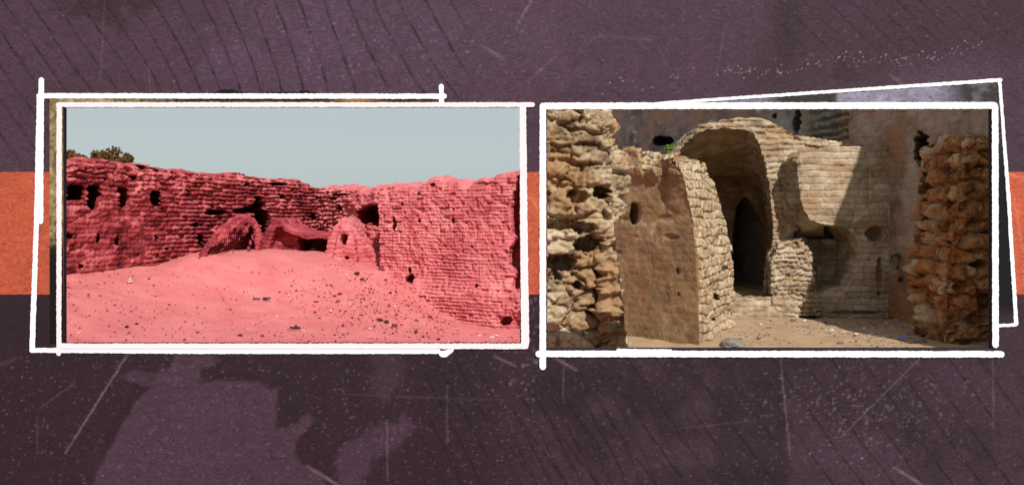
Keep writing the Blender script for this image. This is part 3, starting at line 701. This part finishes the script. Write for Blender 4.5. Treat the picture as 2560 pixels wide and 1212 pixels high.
def pier_extra(v, nn, px, py):
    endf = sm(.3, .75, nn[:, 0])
    b, idd = brick(v[:, 1], v[:, 2], .12, .36, .3, 55, .14)
    d = endf*(.04*(b-1)+(idd-.5)*.035+.018*fbm(v[:, 0]*11, v[:, 1]*11, v[:, 2]*11, o=3, seed=59))
    topm_ = sm(2.0, 2.25, v[:, 2]); d = d+topm_*(.06*np.round(1.5*noise(v[:, 0]*5, v[:, 1]*5, v[:, 2]*7, seed=64))/1.5+.04*fbm(v[:, 0]*6, v[:, 1]*6, v[:, 2]*6, seed=67))
    d = d+endf*.05*noise(v[:, 1]*2.5, v[:, 2]*5, seed=69)
    # running gully below the notch
    d = d-.10*np.exp(-((px-1656)/9)**2)*sm(560, 420, py)*(1-endf)*sm(380, 420, py)
    pit = noise(v[:, 0]*16+v[:, 1]*16, v[:, 2]*9, seed=57)
    d = d-.035*sm(.5, .8, pit)*(1-endf)*sm(.0, .5, noise(v[:, 1]*2, v[:, 2]*1.5, seed=58)+.3)
    t = -.14*(1-endf)+.6*endf  # sunlit end face lightened and turned-away side darkened in the tone itself
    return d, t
solid('ruined_pier', pier, .0125, masonry(.10, .24, .003, .001, .05, .007, seed=51, tw=.08, holes=holes_f([(1589, 533, 13, 26, .3, 3), (1590, 515, 8, 10, .3, 2), (1797, 743, 7, 10, .22, 2.5), (1791, 799, 6, 7, .18, 2.5), (1697, 678, 5, 9, .08, 2), (1810, 672, 9, 6, .1, 2), (1700, 735, 4, 5, .05, 2)]), extra=pier_extra), BROWN,
      'free-standing tan mud brick pier with notched top and one dark slot', 'pier')
# vaulted niche with block on its right
def niche(bm):
    outer = [(1630, 810), (1632, 430), (1672, 395), (1692, 368), (1712, 335), (1755, 308), (1800, 300), (1850, 295), (1900, 298), (1935, 310), (1985, 335), (2018, 362), (2080, 372), (2150, 374), (2215, 372), (2262, 374), (2262, 810)]
    inner = [(1960, 810), (1925, 760), (1915, 730), (1912, 690), (1918, 640), (1938, 612), (1952, 585), (1950, 560), (1932, 520), (1926, 470), (1915, 410), (1900, 365), (1888, 335), (1870, 326), (1810, 322), (1770, 326), (1735, 342), (1705, 370), (1690, 410), (1680, 810)]
    inb = [(1935, 760), (1925, 735), (1920, 710), (1918, 680), (1918, 640), (1918, 612), (1916, 590), (1914, 565), (1912, 545), (1908, 520), (1902, 500), (1893, 482), (1880, 468), (1860, 458), (1815, 454), (1770, 458), (1738, 470), (1715, 490), (1705, 520), (1690, 790)]
    fo = [P(x, y, 14.5) for x, y in outer]; bo = [(p[0]+.35, 17.9, p[2]*(.97 if p[2] > 1 else 1)) for p in fo]
    hull_loft(bm, fo+[P(x, y, 14.5) for x, y in inner], bo+[P(x, y, 17.9) for x, y in inb])
solid('vaulted_niche', niche, .0145, masonry(.095, .25, .026, .022, .05, .035, seed=61, warp=.18, holes=holes_f([(2070, 578, 64, 20, .8, 3.2), (2068, 620, 80, 60, .3, 3.2), (2062, 680, 62, 40, .28, 2.5), ])), TAN,
      'barrel vaulted niche of tan mud brick with a deep shaded interior', 'vaulted ruin')
def block(bm):
    loft_px(bm, [(1990, 390), (2008, 375), (2080, 366), (2120, 368), (2120, 568), (2060, 562), (2026, 552), (2006, 520), (1994, 460)], 13.9, None, 14.6)
    arc = [(2112, 367), (2114, 568), (2140, 592), (2147, 640), (2134, 690), (2100, 742), (2072, 800)]
    for (xa, ya), (xb, yb) in zip(arc[:-1], arc[1:]):
        loft_px(bm, [(xa, ya-1), (2245, ya-1), (2245, yb+1), (xb, yb+1)], 13.9, None, 14.9)
    loft_px(bm, [(2040, 800), (2042, 738), (2078, 722), (2155, 712), (2155, 800)], 14.0, None, 14.7)
    hull_loft(bm, [P(x, y, 13.96) for x, y in [(1992, 392), (2010, 380), (2060, 380), (2060, 558), (2026, 550), (2008, 520), (1998, 460)]], [P(x, y, 14.75) for x, y in [(1938, 410), (1962, 380), (2060, 372), (2060, 590), (1990, 590), (1948, 560), (1930, 480)]])
solid('broken_arch_wall', block, .0125, masonry(.10, .26, .018, .012, .02, .016, seed=65, soft=.16, warp=.14, smooth_=0, holes=holes_f([(2190, 585, 22, 18, .25, 2), (2200, 690, 8, 44, .12, 2), (2172, 470, 2, 55, .03, 4), (2130, 782, 55, 5, .12, 2)]),
      extra=lambda v, nn, px, py: (.07*(px < 2004)*fbm(v[:, 0]*7, v[:, 1]*7, v[:, 2]*9, o=3, seed=66), np.where(px < 2000, -.2, .1))), TAN, 'smooth brick wall beside the vault, sunlit at its top left above a broken arch', 'wall', smooth=2)  # left-turned rubble face darkened and front lightened in tone, as painted shade
def jamb(bm):
    fr = [(1945, 612), (1995, 600), (2018, 640), (2036, 700), (2060, 790), (1932, 790), (1926, 710), (1928, 650)]
    bk = [(1940, 598), (2012, 592), (2040, 640), (2046, 700), (2040, 790), (1905, 775), (1908, 700), (1916, 640)]
    hull_loft(bm, [P(x, y, 13.9) for x, y in fr], [P(x, y, 14.8) for x, y in bk])
solid('rubble_jamb', jamb, .014, masonry(.085, .15, .05, .05, .03, .02, seed=68, warp=.6, soft=.3), TAN, 'crumbled brick jamb standing below the sunlit block', 'rubble jamb')
def inner(bm):
    pl = [(1660, 770), (1662, 470), (1680, 430), (1750, 420), (1850, 420), (1945, 425), (1975, 450), (2000, 770), (1928, 740), (1922, 610), (1908, 560), (1888, 515), (1866, 487), (1846, 512), (1836, 560), (1832, 640), (1830, 740)]
    loft_px(bm, pl, 17.5, None, 20.0)
    loft_px(bm, [(1640, 770), (1640, 470), (1700, 440), (1900, 440), (1980, 470), (1980, 770)], 19.9, None, 20.3)
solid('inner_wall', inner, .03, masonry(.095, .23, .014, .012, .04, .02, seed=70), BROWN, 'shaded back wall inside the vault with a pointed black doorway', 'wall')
def sill(bm):
    loft_px(bm, [(1760, 748), (1850, 746), (1930, 742), (1990, 745), (2000, 800), (1900, 806), (1830, 812), (1760, 815)], 13.9, [(1740, 744), (1850, 742), (1930, 740), (2010, 742), (2010, 800), (1900, 806), (1830, 812), (1740, 815)], 14.4)
    hull_loft(bm, [(3.0, 14.3, .26), (4.9, 14.3, .26), (4.9, 14.3, -.2), (3.0, 14.3, -.2)], [(3.3, 19.4, .22), (6.0, 19.4, .22), (6.0, 19.4, -.2), (3.3, 19.4, -.2)])
solid('threshold', sill, .02, masonry(.09, .2, .012, .01, .06, .03, seed=72), TAN, 'low raised earth threshold in front of the vault', 'threshold')
# high back wall and the right-hand wall
BA, BB = (.75, 30.6), (5.82, 15.1)
BL = float(np.hypot(BB[0]-BA[0], BB[1]-BA[1]))
def d_back(U, Z, px, py, zt):
    b2, i2 = brick(U, Z, .12, .3, .3, 82, .25)
    step = sm(1980, 2060, px+.4*(py-300))*sm(375, 330, py)
    b3, i3 = brick(U, Z, .16, .9, .5, 84, .4)
    d = .012*(b2-1)+(i2-.5)*.02+.07*fbm(U*.9, Z*1.1, seed=87)+.03*fbm(U*4, Z*7, o=3, seed=88)+step*(.14*(b3-1)+.05*i3)-.10*sm(.5, .75, noise(U*3, Z*5, seed=89))*sm(1700, 1500, px)*.4
    return d, np.clip(.5+.3*(i2-.5)+.45*fbm(U*1.2, Z*1.5, seed=83), 0, 1)
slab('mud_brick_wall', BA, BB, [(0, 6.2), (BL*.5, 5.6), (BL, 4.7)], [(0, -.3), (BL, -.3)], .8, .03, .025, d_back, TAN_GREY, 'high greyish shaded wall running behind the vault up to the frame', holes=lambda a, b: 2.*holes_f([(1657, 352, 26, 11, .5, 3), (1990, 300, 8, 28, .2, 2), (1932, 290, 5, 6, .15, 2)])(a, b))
WA, WB = (5.79, 15.2), (6.25, 9.6)
WL = float(np.hypot(WB[0]-WA[0], WB[1]-WA[1]))
def d_side(U, Z, px, py, zt):
    b2, i2 = brick(U, Z, .11, .3, .3, 92, .2)
    d = .008*(b2-1)+.05*fbm(U*1.1, Z*1.3, seed=97)+.02*fbm(U*6, Z*8, o=3, seed=98)
    return d, np.clip(.5+.2*(i2-.5)+.5*fbm(U*1.5, Z*1.5, seed=93), 0, 1)
slab('mud_brick_wall', WA, WB, [(0, 4.4), (WL*.5, 4.2), (WL, 4.0)], [(0, -.3), (WL, -.3)], .8, .016, .016, d_side, SIDEM, 'shaded plastered wall on the right with one tall dark niche', holes=lambda a, b: 2.*holes_f([(2302, 375, 16, 40, .4, 2.5), (2338, 545, 9, 22, .25, 2), (2240, 655, 14, 18, .10, 2), (2290, 658, 26, 18, .10, 2), (2300, 700, 12, 8, .08, 2), (2222, 665, 10, 8, .08, 2), (2218, 590, 7, 20, .15, 2), (2250, 700, 7, 5, .06, 2)])(a, b))
# added unseen tower, outlined to cast the shade over the court's right end
def tower(bm):
    Yc = 9.0; t = math.tan(SUN_EL)/math.cos(SUN_AZ); q = math.tan(SUN_AZ)
    e = []
    for (px, py) in [(2000, 782), (2030, 690), (2108, 525), (2150, 372)]:
        x, Y, z = P(px, py, 13.9); dY = Y-Yc; e.append((x+q*dY, z+t*dY))
    e.append((e[-1][0]+.1, e[-1][1]+.9))
    out = [(5.70, -.2), (5.75, 3.0), (6.0, 3.5), (e[0][0]-.02, 3.6)]+e+[(e[-1][0]+1.2, e[-1][1]+.1), (e[-1][0]+1.5, -.2)]
    hull_loft(bm, [(x, Yc, z) for x, z in out], [(x, Yc+.7, z) for x, z in out])
solid('added_shade_tower', tower, .04, masonry(.12, .3, .012, .02, .04, .02, seed=99), TAN, 'added mud brick tower out of view, shaped to cast shade on the court', 'tower')

# foreground stone pillars
def boulders(sc, amp, seed, holes=None, hh=.2, ww=.3, rough=.05, kb=.8, kr=.35, wp=.5):
    def f(v, nn, px, py):
        s = along(v, nn); x, y, z = v.T
        b, idd = brick(s, z, hh, ww, wp, seed, .22)
        f1, f2, ci = cells(x*sc+noise(x*4, y*4, z*4, seed=2)*.3, y*sc, z*sc*1.5, seed); t1 = cells.tilt
        rock = sm(0, .14, f2-f1)
        f1b, f2b, cb = cells(x*sc*2.6, y*sc*2.6, z*sc*3.4, seed+5); t2 = cells.tilt
        d = amp*kb*(b-1)-amp*1.3*(idd > .93)*b+amp*kr*(rock-1)+(ci-.5)*amp*kr*1.5+(idd-.5)*amp*1.3+rough*fbm(x*2, y*2, z*2, seed=seed+1)+.02*fbm(x*9, y*9, z*9, seed=seed+2)+amp*.28*(sm(0, .16, f2b-f1b)-1)
        d = d+t1*amp*1.1+t2*amp*.5+.012*fbm(x*5, y*5, z*42, o=2, seed=seed+8)+.012*fbm(x*30, y*30, z*30, o=2, seed=seed+9)
        t = .5+.5*(ci-.5)+.2*(idd-.5)+.3*fbm(x*4, y*4, z*4, seed=seed+3)
        D = nn*d[:, None]
        if holes is not None: D[:, 1] -= holes(px, py)*sm(.1, -.25, nn[:, 1])
        return D, t
    return f
def lp(bm):
    m = [(1335, 222), (1400, 205), (1470, 222), (1512, 262), (1532, 300), (1545, 340), (1556, 372), (1568, 420), (1566, 470), (1552, 515), (1546, 560), (1544, 610), (1530, 650), (1534, 700), (1530, 745), (1536, 790), (1550, 820), (1575, 862), (1600, 905), (1612, 1010), (1335, 1010)]
    f = [(1350, 255), (1390, 240), (1450, 250), (1490, 285), (1508, 310), (1522, 345), (1530, 375), (1535, 420), (1532, 470), (1520, 510), (1516, 560), (1512, 610), (1505, 650), (1505, 700), (1505, 745), (1510, 790), (1520, 825), (1545, 865), (1570, 910), (1585, 1010), (1350, 1010)]
    hull_loft(bm, [P(x, y, 7.5) for x, y in f], [P(x, y, 7.72) for x, y in m])
    loft_px(bm, m, 7.71, None, 8.35)
solid('stone_pillar', lp, .0125, boulders(3.6, .075, 101, holes_f([(1510, 480, 24, 18, .3, 2.5), (1440, 490, 24, 16, .16, 2.5), (1400, 560, 40, 16, .16, 2), (1470, 610, 34, 20, .3, 2), (1390, 660, 46, 22, .26, 2), (1460, 570, 30, 14, .22, 2), (1500, 775, 26, 14, .3, 2.5), (1380, 690, 26, 16, .2, 2), (1445, 715, 12, 10, .2, 2)])), ROCK,
      'weathered pale stone pillar in the foreground at the left side of the arched ruin', 'stone pillar')
def rp(bm):
    m = [(2700, 330), (2520, 326), (2454, 326), (2414, 332), (2386, 346), (2372, 372), (2366, 430), (2368, 480), (2366, 540), (2356, 600), (2338, 650), (2334, 700), (2344, 760), (2340, 820), (2348, 870), (2344, 905), (2700, 905)]
    f = [(2680, 360), (2520, 352), (2464, 350), (2434, 355), (2414, 366), (2402, 385), (2394, 430), (2394, 480), (2390, 540), (2382, 600), (2366, 650), (2362, 700), (2370, 760), (2366, 820), (2370, 870), (2364, 905), (2680, 905)]
    hull_loft(bm, [P(x, y, 11.1) for x, y in f], [P(x, y, 11.4) for x, y in m])
    loft_px(bm, m, 11.39, None, 12.2)
solid('stone_pillar', rp, .016, boulders(3.0, .095, 111, holes_f([(2428, 420, 12, 14, .3, 2), (2452, 660, 22, 12, .3, 2), (2368, 600, 12, 16, .3, 2), (2400, 720, 14, 10, .2, 2), (2450, 800, 30, 14, .2, 2)]), .2, .36, .06, 1.0, .2, .35), ORANGE,
      'orange stone pillar of stacked boulders at the right side of the arched ruin', 'stone pillar')

# ------------------------------------------------------------------ stones, litter, plants
def rock_mesh(name, seed, flatz=.6, sub=2):
    bm = bmesh.new(); bmesh.ops.create_icosphere(bm, subdivisions=sub, radius=.5)
    v = np.array([q.co[:] for q in bm.verts])
    f1, f2, ci = cells(v[:, 0]*1.8+seed, v[:, 1]*1.8, v[:, 2]*1.8, seed)
    r = 1+.35*noise(v[:, 0]*2+seed*3, v[:, 1]*2, v[:, 2]*2, seed=seed)+.3*(ci-.5)
    for q, k in zip(bm.verts, r): q.co = Vector((q.co.x*k, q.co.y*k, q.co.z*k*flatz))
    me = bpy.data.meshes.new(name); bm.to_mesh(me); bm.free(); return me
RM = [rock_mesh('stone', s, .45+.1*(s % 4)) for s in range(1, 8)]
def mats(me, m): c = me.copy(); c.materials.clear(); c.materials.append(m); return c
RV = {k: [mats(r, m) for r in RM] for k, m in (('red', PEB_RED), ('dark', PEB_DARK), ('pale', PEB_PALE), ('grey', PEB_GREY), ('tan', TAN))}
def put_rock(kind, x, y, z, size, label, group=None, name='stone', sq=(1, 1, 1)):
    o = bpy.data.objects.new(name, random.choice(RV[kind])); COL.objects.link(o)
    sx, sy = random.uniform(.8, 1.3)*size, random.uniform(.7, 1.1)*size
    o.scale = (sx*sq[0], sy*sq[1], size*random.uniform(.7, 1)*sq[2]); o.location = (x, y, z+size*.12)
    o.rotation_euler = (random.uniform(-.2, .2), random.uniform(-.2, .2), random.uniform(0, 6.28))
    tag(o, label, 'stone', group); return o
taken = []
for (px, py, wpx, kind, label) in [
    (956, 677, 24, 'red', 'reddish boulder lying against the foot of the ragged-edged pink wall'),
    (949, 803, 16, 'dark', 'dark stone heading the cluster in front of the pink wall'), (985, 815, 16, 'red', 'red stone at the right end of the small cluster on the sand'),
    (966, 808, 13, 'dark', 'dark stone in the middle of the small cluster on the sand'), (600, 843, 15, 'dark', 'dark flat stone near the bottom bar of the pink frame'),
    (318, 818, 11, 'dark', 'round dark stone alone on the sand at lower left'), (325, 706, 11, 'pale', 'white stone alone below the long coursed wall'),
    (325, 699, 7, 'pale', 'small white chip just behind the white stone'), (655, 841, 10, 'red', 'small red stone right of the dark flat stone'),
    (790, 757, 11, 'red', 'brown stone at the right of the open sand'), (850, 738, 11, 'red', 'brown stone left of the scattered rubble'),
    (892, 685, 16, 'dark', 'dark stone on the slope below the corner wall'), (905, 700, 9, 'dark', 'smaller dark stone beside its neighbour on the slope'),
    (1230, 846, 16, 'pale', 'white chip near the lower right corner of the sand'), (1242, 840, 9, 'pale', 'small white chip beside the bigger one at lower right'),
    (1075, 793, 13, 'red', 'reddish stone at the end of a line of pebbles by the wall'), (1040, 803, 12, 'red', 'reddish stone in front of the pebble line by the wall'),
    (804, 628, 10, 'dark', 'dark stone just in front of the black cavity'), (866, 648, 13, 'red', 'red stone at the foot of the slitted buttress'), (1020, 766, 12, 'red', 'red stone close to the lower notch of the pink wall')]:
    x, y, z = ground(px, py, hl); put_rock(kind, x, y, z, wpx/F*y*.95, label)
for k in range(215):
    for _ in range(50):
        if random.random() < .72: px, py = random.gauss(960, 120), random.gauss(750, 62)
        else: px, py = random.uniform(170, 1290), random.uniform(690, 855)
        if py > 855 or py < 640 or px > 1290 or px < 165: continue
        edge = np.interp(px, [160, 400, 640, 800, 860, 960, 1020, 1100, 1200, 1290], [695, 668, 636, 632, 645, 690, 735, 790, 822, 835])
        if py > edge+4: break
    x, y, z = ground(px, py, hl)
    r = random.random(); kind = 'red' if r < .6 else 'dark' if r < .86 else 'pale'
    size = random.choice([3, 3.5, 4, 4, 5, 6, 7.5])*(.75+.5*(py-640)/215)
    put_rock(kind, x, y, z, size/F*y, {'red': 'small reddish stone scattered on the pink sand', 'dark': 'small dark stone scattered on the pink sand', 'pale': 'small whitish stone scattered on the pink sand'}[kind],
             {'red': 'small reddish stones on the pink sand', 'dark': 'small dark stones on the pink sand', 'pale': 'small whitish stones on the pink sand'}[kind])
def gravel(name, n, fn, smin, smax, mat, hf, label):
    V = []; Fc = []
    base = np.array([(1, 0, 0), (0, 1, 0), (-1, 0, 0), (0, -1, 0), (0, 0, .8), (0, 0, -.8)]); fcs = [(0, 1, 4), (1, 2, 4), (2, 3, 4), (3, 0, 4), (1, 0, 5), (2, 1, 5), (3, 2, 5), (0, 3, 5)]
    for k in range(n):
        x, y = fn(); z = float(hf(np.array([x]), np.array([y]))[0])
        s = random.uniform(smin, smax)*random.choice([.6, .6, 1]); a = random.uniform(0, 6.28); c, sn = math.cos(a), math.sin(a)
        b = base*s*np.array([random.uniform(.7, 1.4), random.uniform(.7, 1.4), .7])+rng.uniform(-.25, .25, (6, 3))*s
        V += [(x+p[0]*c-p[1]*sn, y+p[0]*sn+p[1]*c, z+p[2]+s*.2) for p in b]; Fc += [tuple(q+k*6 for q in f) for f in fcs]
    me = bpy.data.meshes.new(name); me.from_pydata(V, [], Fc); o = link(name, me, mat, smooth=False)
    tag(o, label, None, None, 'stuff'); return o
def ptl():
    while True:
        px = random.uniform(160, 1300) if random.random() < .5 else random.gauss(1000, 130); py = random.uniform(660, 860)
        if px > 1310 or px < 150: continue
        x, y, z = ground(px, py, hl)
        return x, y
gravel('gravel', 2600, ptl, .006, .017, PEB_RED, hl, 'loose reddish grit on the pink sand')
def ptr():
    px = random.uniform(1780, 2330); py = random.uniform(790, 880); Y = CZ*F/(py-HY); return (px-1280)/F*Y, Y
gravel('gravel', 900, ptr, .008, .022, PEB_GREY, hr, 'loose grey grit and crumbs on the tan ground')
# right court: stones
for (px, py, wpx, kind, label, dz) in [
    (1985, 800, 13, 'grey', 'grey stone alone in front of the crumbled jamb', 0), (1873, 738, 22, 'tan', 'flat tan stone lying in the shaded vault doorway', .26), (1905, 742, 16, 'tan', 'first tan stone of the heap below the jamb', .26),
    (1928, 741, 17, 'tan', 'biggest stone of the heap below the jamb', .26), (1944, 739, 12, 'tan', 'tan stone leaning on the foot of the jamb', .26), (1893, 746, 12, 'tan', 'small tan stone on the lip of the threshold', .26),
    (1835, 866, 88, 'grey', 'large pale boulder cropped by the bottom frame bar beside the pier', 0), (1897, 845, 14, 'grey', 'dull grey stone right of the large pale boulder', 0),
    (2100, 858, 16, 'grey', 'flat grey stone on the sunlit edge of the shadow', 0), (2300, 855, 26, 'grey', 'dark grey stone by the foot of the orange pillar', 0), (2065, 805, 10, 'grey', 'small grey stone at the base of the shaded alcove wall', 0)]:
    Y = (CZ-dz)*F/(py-HY); Y = min(Y, 15.5)
    put_rock(kind, (px-1280)/F*Y, Y, dz-(.04 if wpx > 40 else 0), wpx/F*Y, label)
for k in range(60):
    px, py = random.gauss(2080, 140), random.uniform(800, 872)
    if not 1850 < px < 2330: px = 2150
    Y = CZ*F/(py-HY)
    put_rock('grey', (px-1280)/F*Y, Y, 0, random.choice([3, 4, 5, 7])/F*Y, 'small grey stone scattered on the tan ground', 'small grey stones on the tan ground')
def scrap(px, py, wpx, mat, label, fn, group=None):
    if fn is hl: x, y, z = ground(px, py, hl)
    else: y = CZ*F/(py-HY); x = (px-1280)/F*y; z = 0
    s = wpx/F*y; bm = bmesh.new(); n = 5
    vs = [[bm.verts.new((x+(a/(n-1)-.5)*s+random.gauss(0, s*.07), y+(b/(n-1)-.5)*s*.8+random.gauss(0, s*.07), z+.03+random.uniform(0, s*.32))) for b in range(n)] for a in range(n)]
    for a in range(n-1):
        for b in range(n-1): bm.faces.new((vs[a][b], vs[a+1][b], vs[a+1][b+1], vs[a][b+1]))
    me = bpy.data.meshes.new('paper_scrap'); bm.to_mesh(me); bm.free(); o = link('paper_scrap', me, mat, smooth=False)
    tag(o, label, 'litter', group)
scrap(782, 628, 12, PAPER_WHITE, 'crumpled bluish-white rag in front of the black cavity', hl); scrap(840, 637, 12, PAPER_WHITE, 'crumpled white paper at the left foot of the slitted buttress', hl)
scrap(2075, 833, 16, PAPER_WHITE, 'crumpled white paper on the sunny edge of the shadow', hr); scrap(2000, 792, 10, PAPER_WHITE, 'small white scrap at the foot of the jamb', hr)
scrap(2255, 850, 16, PAPER_BLUE, 'bright blue plastic scrap in the shade near the orange pillar', hr); scrap(2272, 844, 10, PAPER_BLUE, 'smaller blue plastic scrap right of the bright one', hr)
for (px, py) in [(2013, 806), (1902, 816), (1930, 828), (2100, 812), (2160, 826), (2110, 835), (2180, 838), (2230, 825), (2240, 805), (2140, 840), (2200, 800), (2125, 800), (2290, 832), (2160, 850), (2215, 812)]:
    scrap(px, py, random.uniform(5, 9), PAPER_WHITE, 'tiny white paper fleck on the tan ground', hr, 'tiny white flecks on the tan ground')
def twigs(px, py, wpx, label, n=5):
    x, y, z = ground(px, py, hl); s = wpx/F*y; V = []; Fc = []
    for k in range(n):
        a = random.uniform(-.9, .9); l = random.uniform(.3, .6)*s; cx_, cy_ = x+random.uniform(-.4, .4)*s, y+random.uniform(-.3, .3)*s; h = .02
        dx, dy = math.cos(a)*l/2, math.sin(a)*l/2; b = len(V); r = .007
        for sg in (-1, 1):
            for (oy, oz) in ((-r, 0), (0, r*1.6), (r, 0), (0, -r)): V.append((cx_+sg*dx, cy_+sg*dy+oy, z+h+random.uniform(0, .02)+oz))
        for q in range(4): Fc.append((b+q, b+(q+1) % 4, b+4+(q+1) % 4, b+4+q))
        Fc += [(b+3, b+2, b+1, b), (b+4, b+5, b+6, b+7)]
    me = bpy.data.meshes.new('twig_bundle'); me.from_pydata(V, [], Fc); o = link('twig_bundle', me, TWIG, smooth=False); tag(o, label, 'twigs')
twigs(655, 752, 40, 'black burnt twigs lying in the middle of the sand'); twigs(737, 827, 30, 'charred twigs near the bottom of the pink sand')
def crown(name, c, r, n, mat, leaf, parent, sq=(1, 1, .8)):
    V = []; Fc = []
    lobes = [(Vector(c)+Vector((random.gauss(0, .45)*r*sq[0], random.gauss(0, .4)*r, random.gauss(0, .35)*r*sq[2])), r*random.uniform(.35, .6)) for _ in range(9)]
    for k in range(n):
        lc, lr = random.choice(lobes); d = Vector((random.gauss(0, 1), random.gauss(0, 1), random.gauss(0, 1))).normalized()*lr*random.uniform(.5, 1.05)
        p = lc+d; t = Vector((random.gauss(0, 1), random.gauss(0, 1), random.gauss(0, 1))).normalized(); q = t.orthogonal().normalized(); s = leaf*random.uniform(.6, 1.3)
        b = len(V); V += [tuple(p-t*s), tuple(p+q*s*.45), tuple(p+t*s), tuple(p-q*s*.45)]; Fc.append((b, b+1, b+2, b+3))
    me = bpy.data.meshes.new(name); me.from_pydata(V, [], Fc); return link(name, me, mat, parent, smooth=False)
def tube(name, pts, rad, mat, parent):
    V = []; Fc = []; m = 7
    for (p, r) in zip(pts, rad):
        for k in range(m): V.append((p[0]+r*math.cos(k*6.283/m), p[1]+r*math.sin(k*6.283/m), p[2]))
    for i_ in range(len(pts)-1):
        for k in range(m): Fc.append((i_*m+k, i_*m+(k+1) % m, (i_+1)*m+(k+1) % m, (i_+1)*m+k))
    me = bpy.data.meshes.new(name); me.from_pydata(V, [], Fc); return link(name, me, mat, parent)
for (px, py, r, Y, sq, label) in [(182, 397, .16, 14.5, (1.3, 1, .7), 'olive brown tree top behind the left end of the long wall'), (256, 390, .19, 15.5, (1.25, 1, .8), 'rounded brown-green tree rising above the long wall'), (308, 399, .12, 16, (1.8, 1, .6), 'lowest tree top barely showing above the long wall')]:
    c = P(px, py, Y); base_ = empty('tree', (c[0], Y, .3)); tag(base_, label, 'tree')
    crown('crown', c, r, 1500, LEAF, .03, base_, sq)
    crown('crown_underside', (c[0], c[1], c[2]-.35), .38, 900, LEAF, .05, base_)
    tube('trunk', [(c[0]+.05, Y, .2), (c[0]-.03, Y, 1.3), (c[0], Y, c[2]-.1)], [.09, .07, .03], BARK, base_)
c = P(1676, 371, 11.9); pl = empty('weed', (c[0], c[1], c[2]-.06)); tag(pl, 'small green weed growing on top of the tan pier', 'weed')
crown('foliage', c, .055, 160, GREEN, .022, pl); tube('stem', [(c[0], c[1], c[2]-.12), (c[0]+.01, c[1], c[2])], [.006, .003], GREEN, pl)
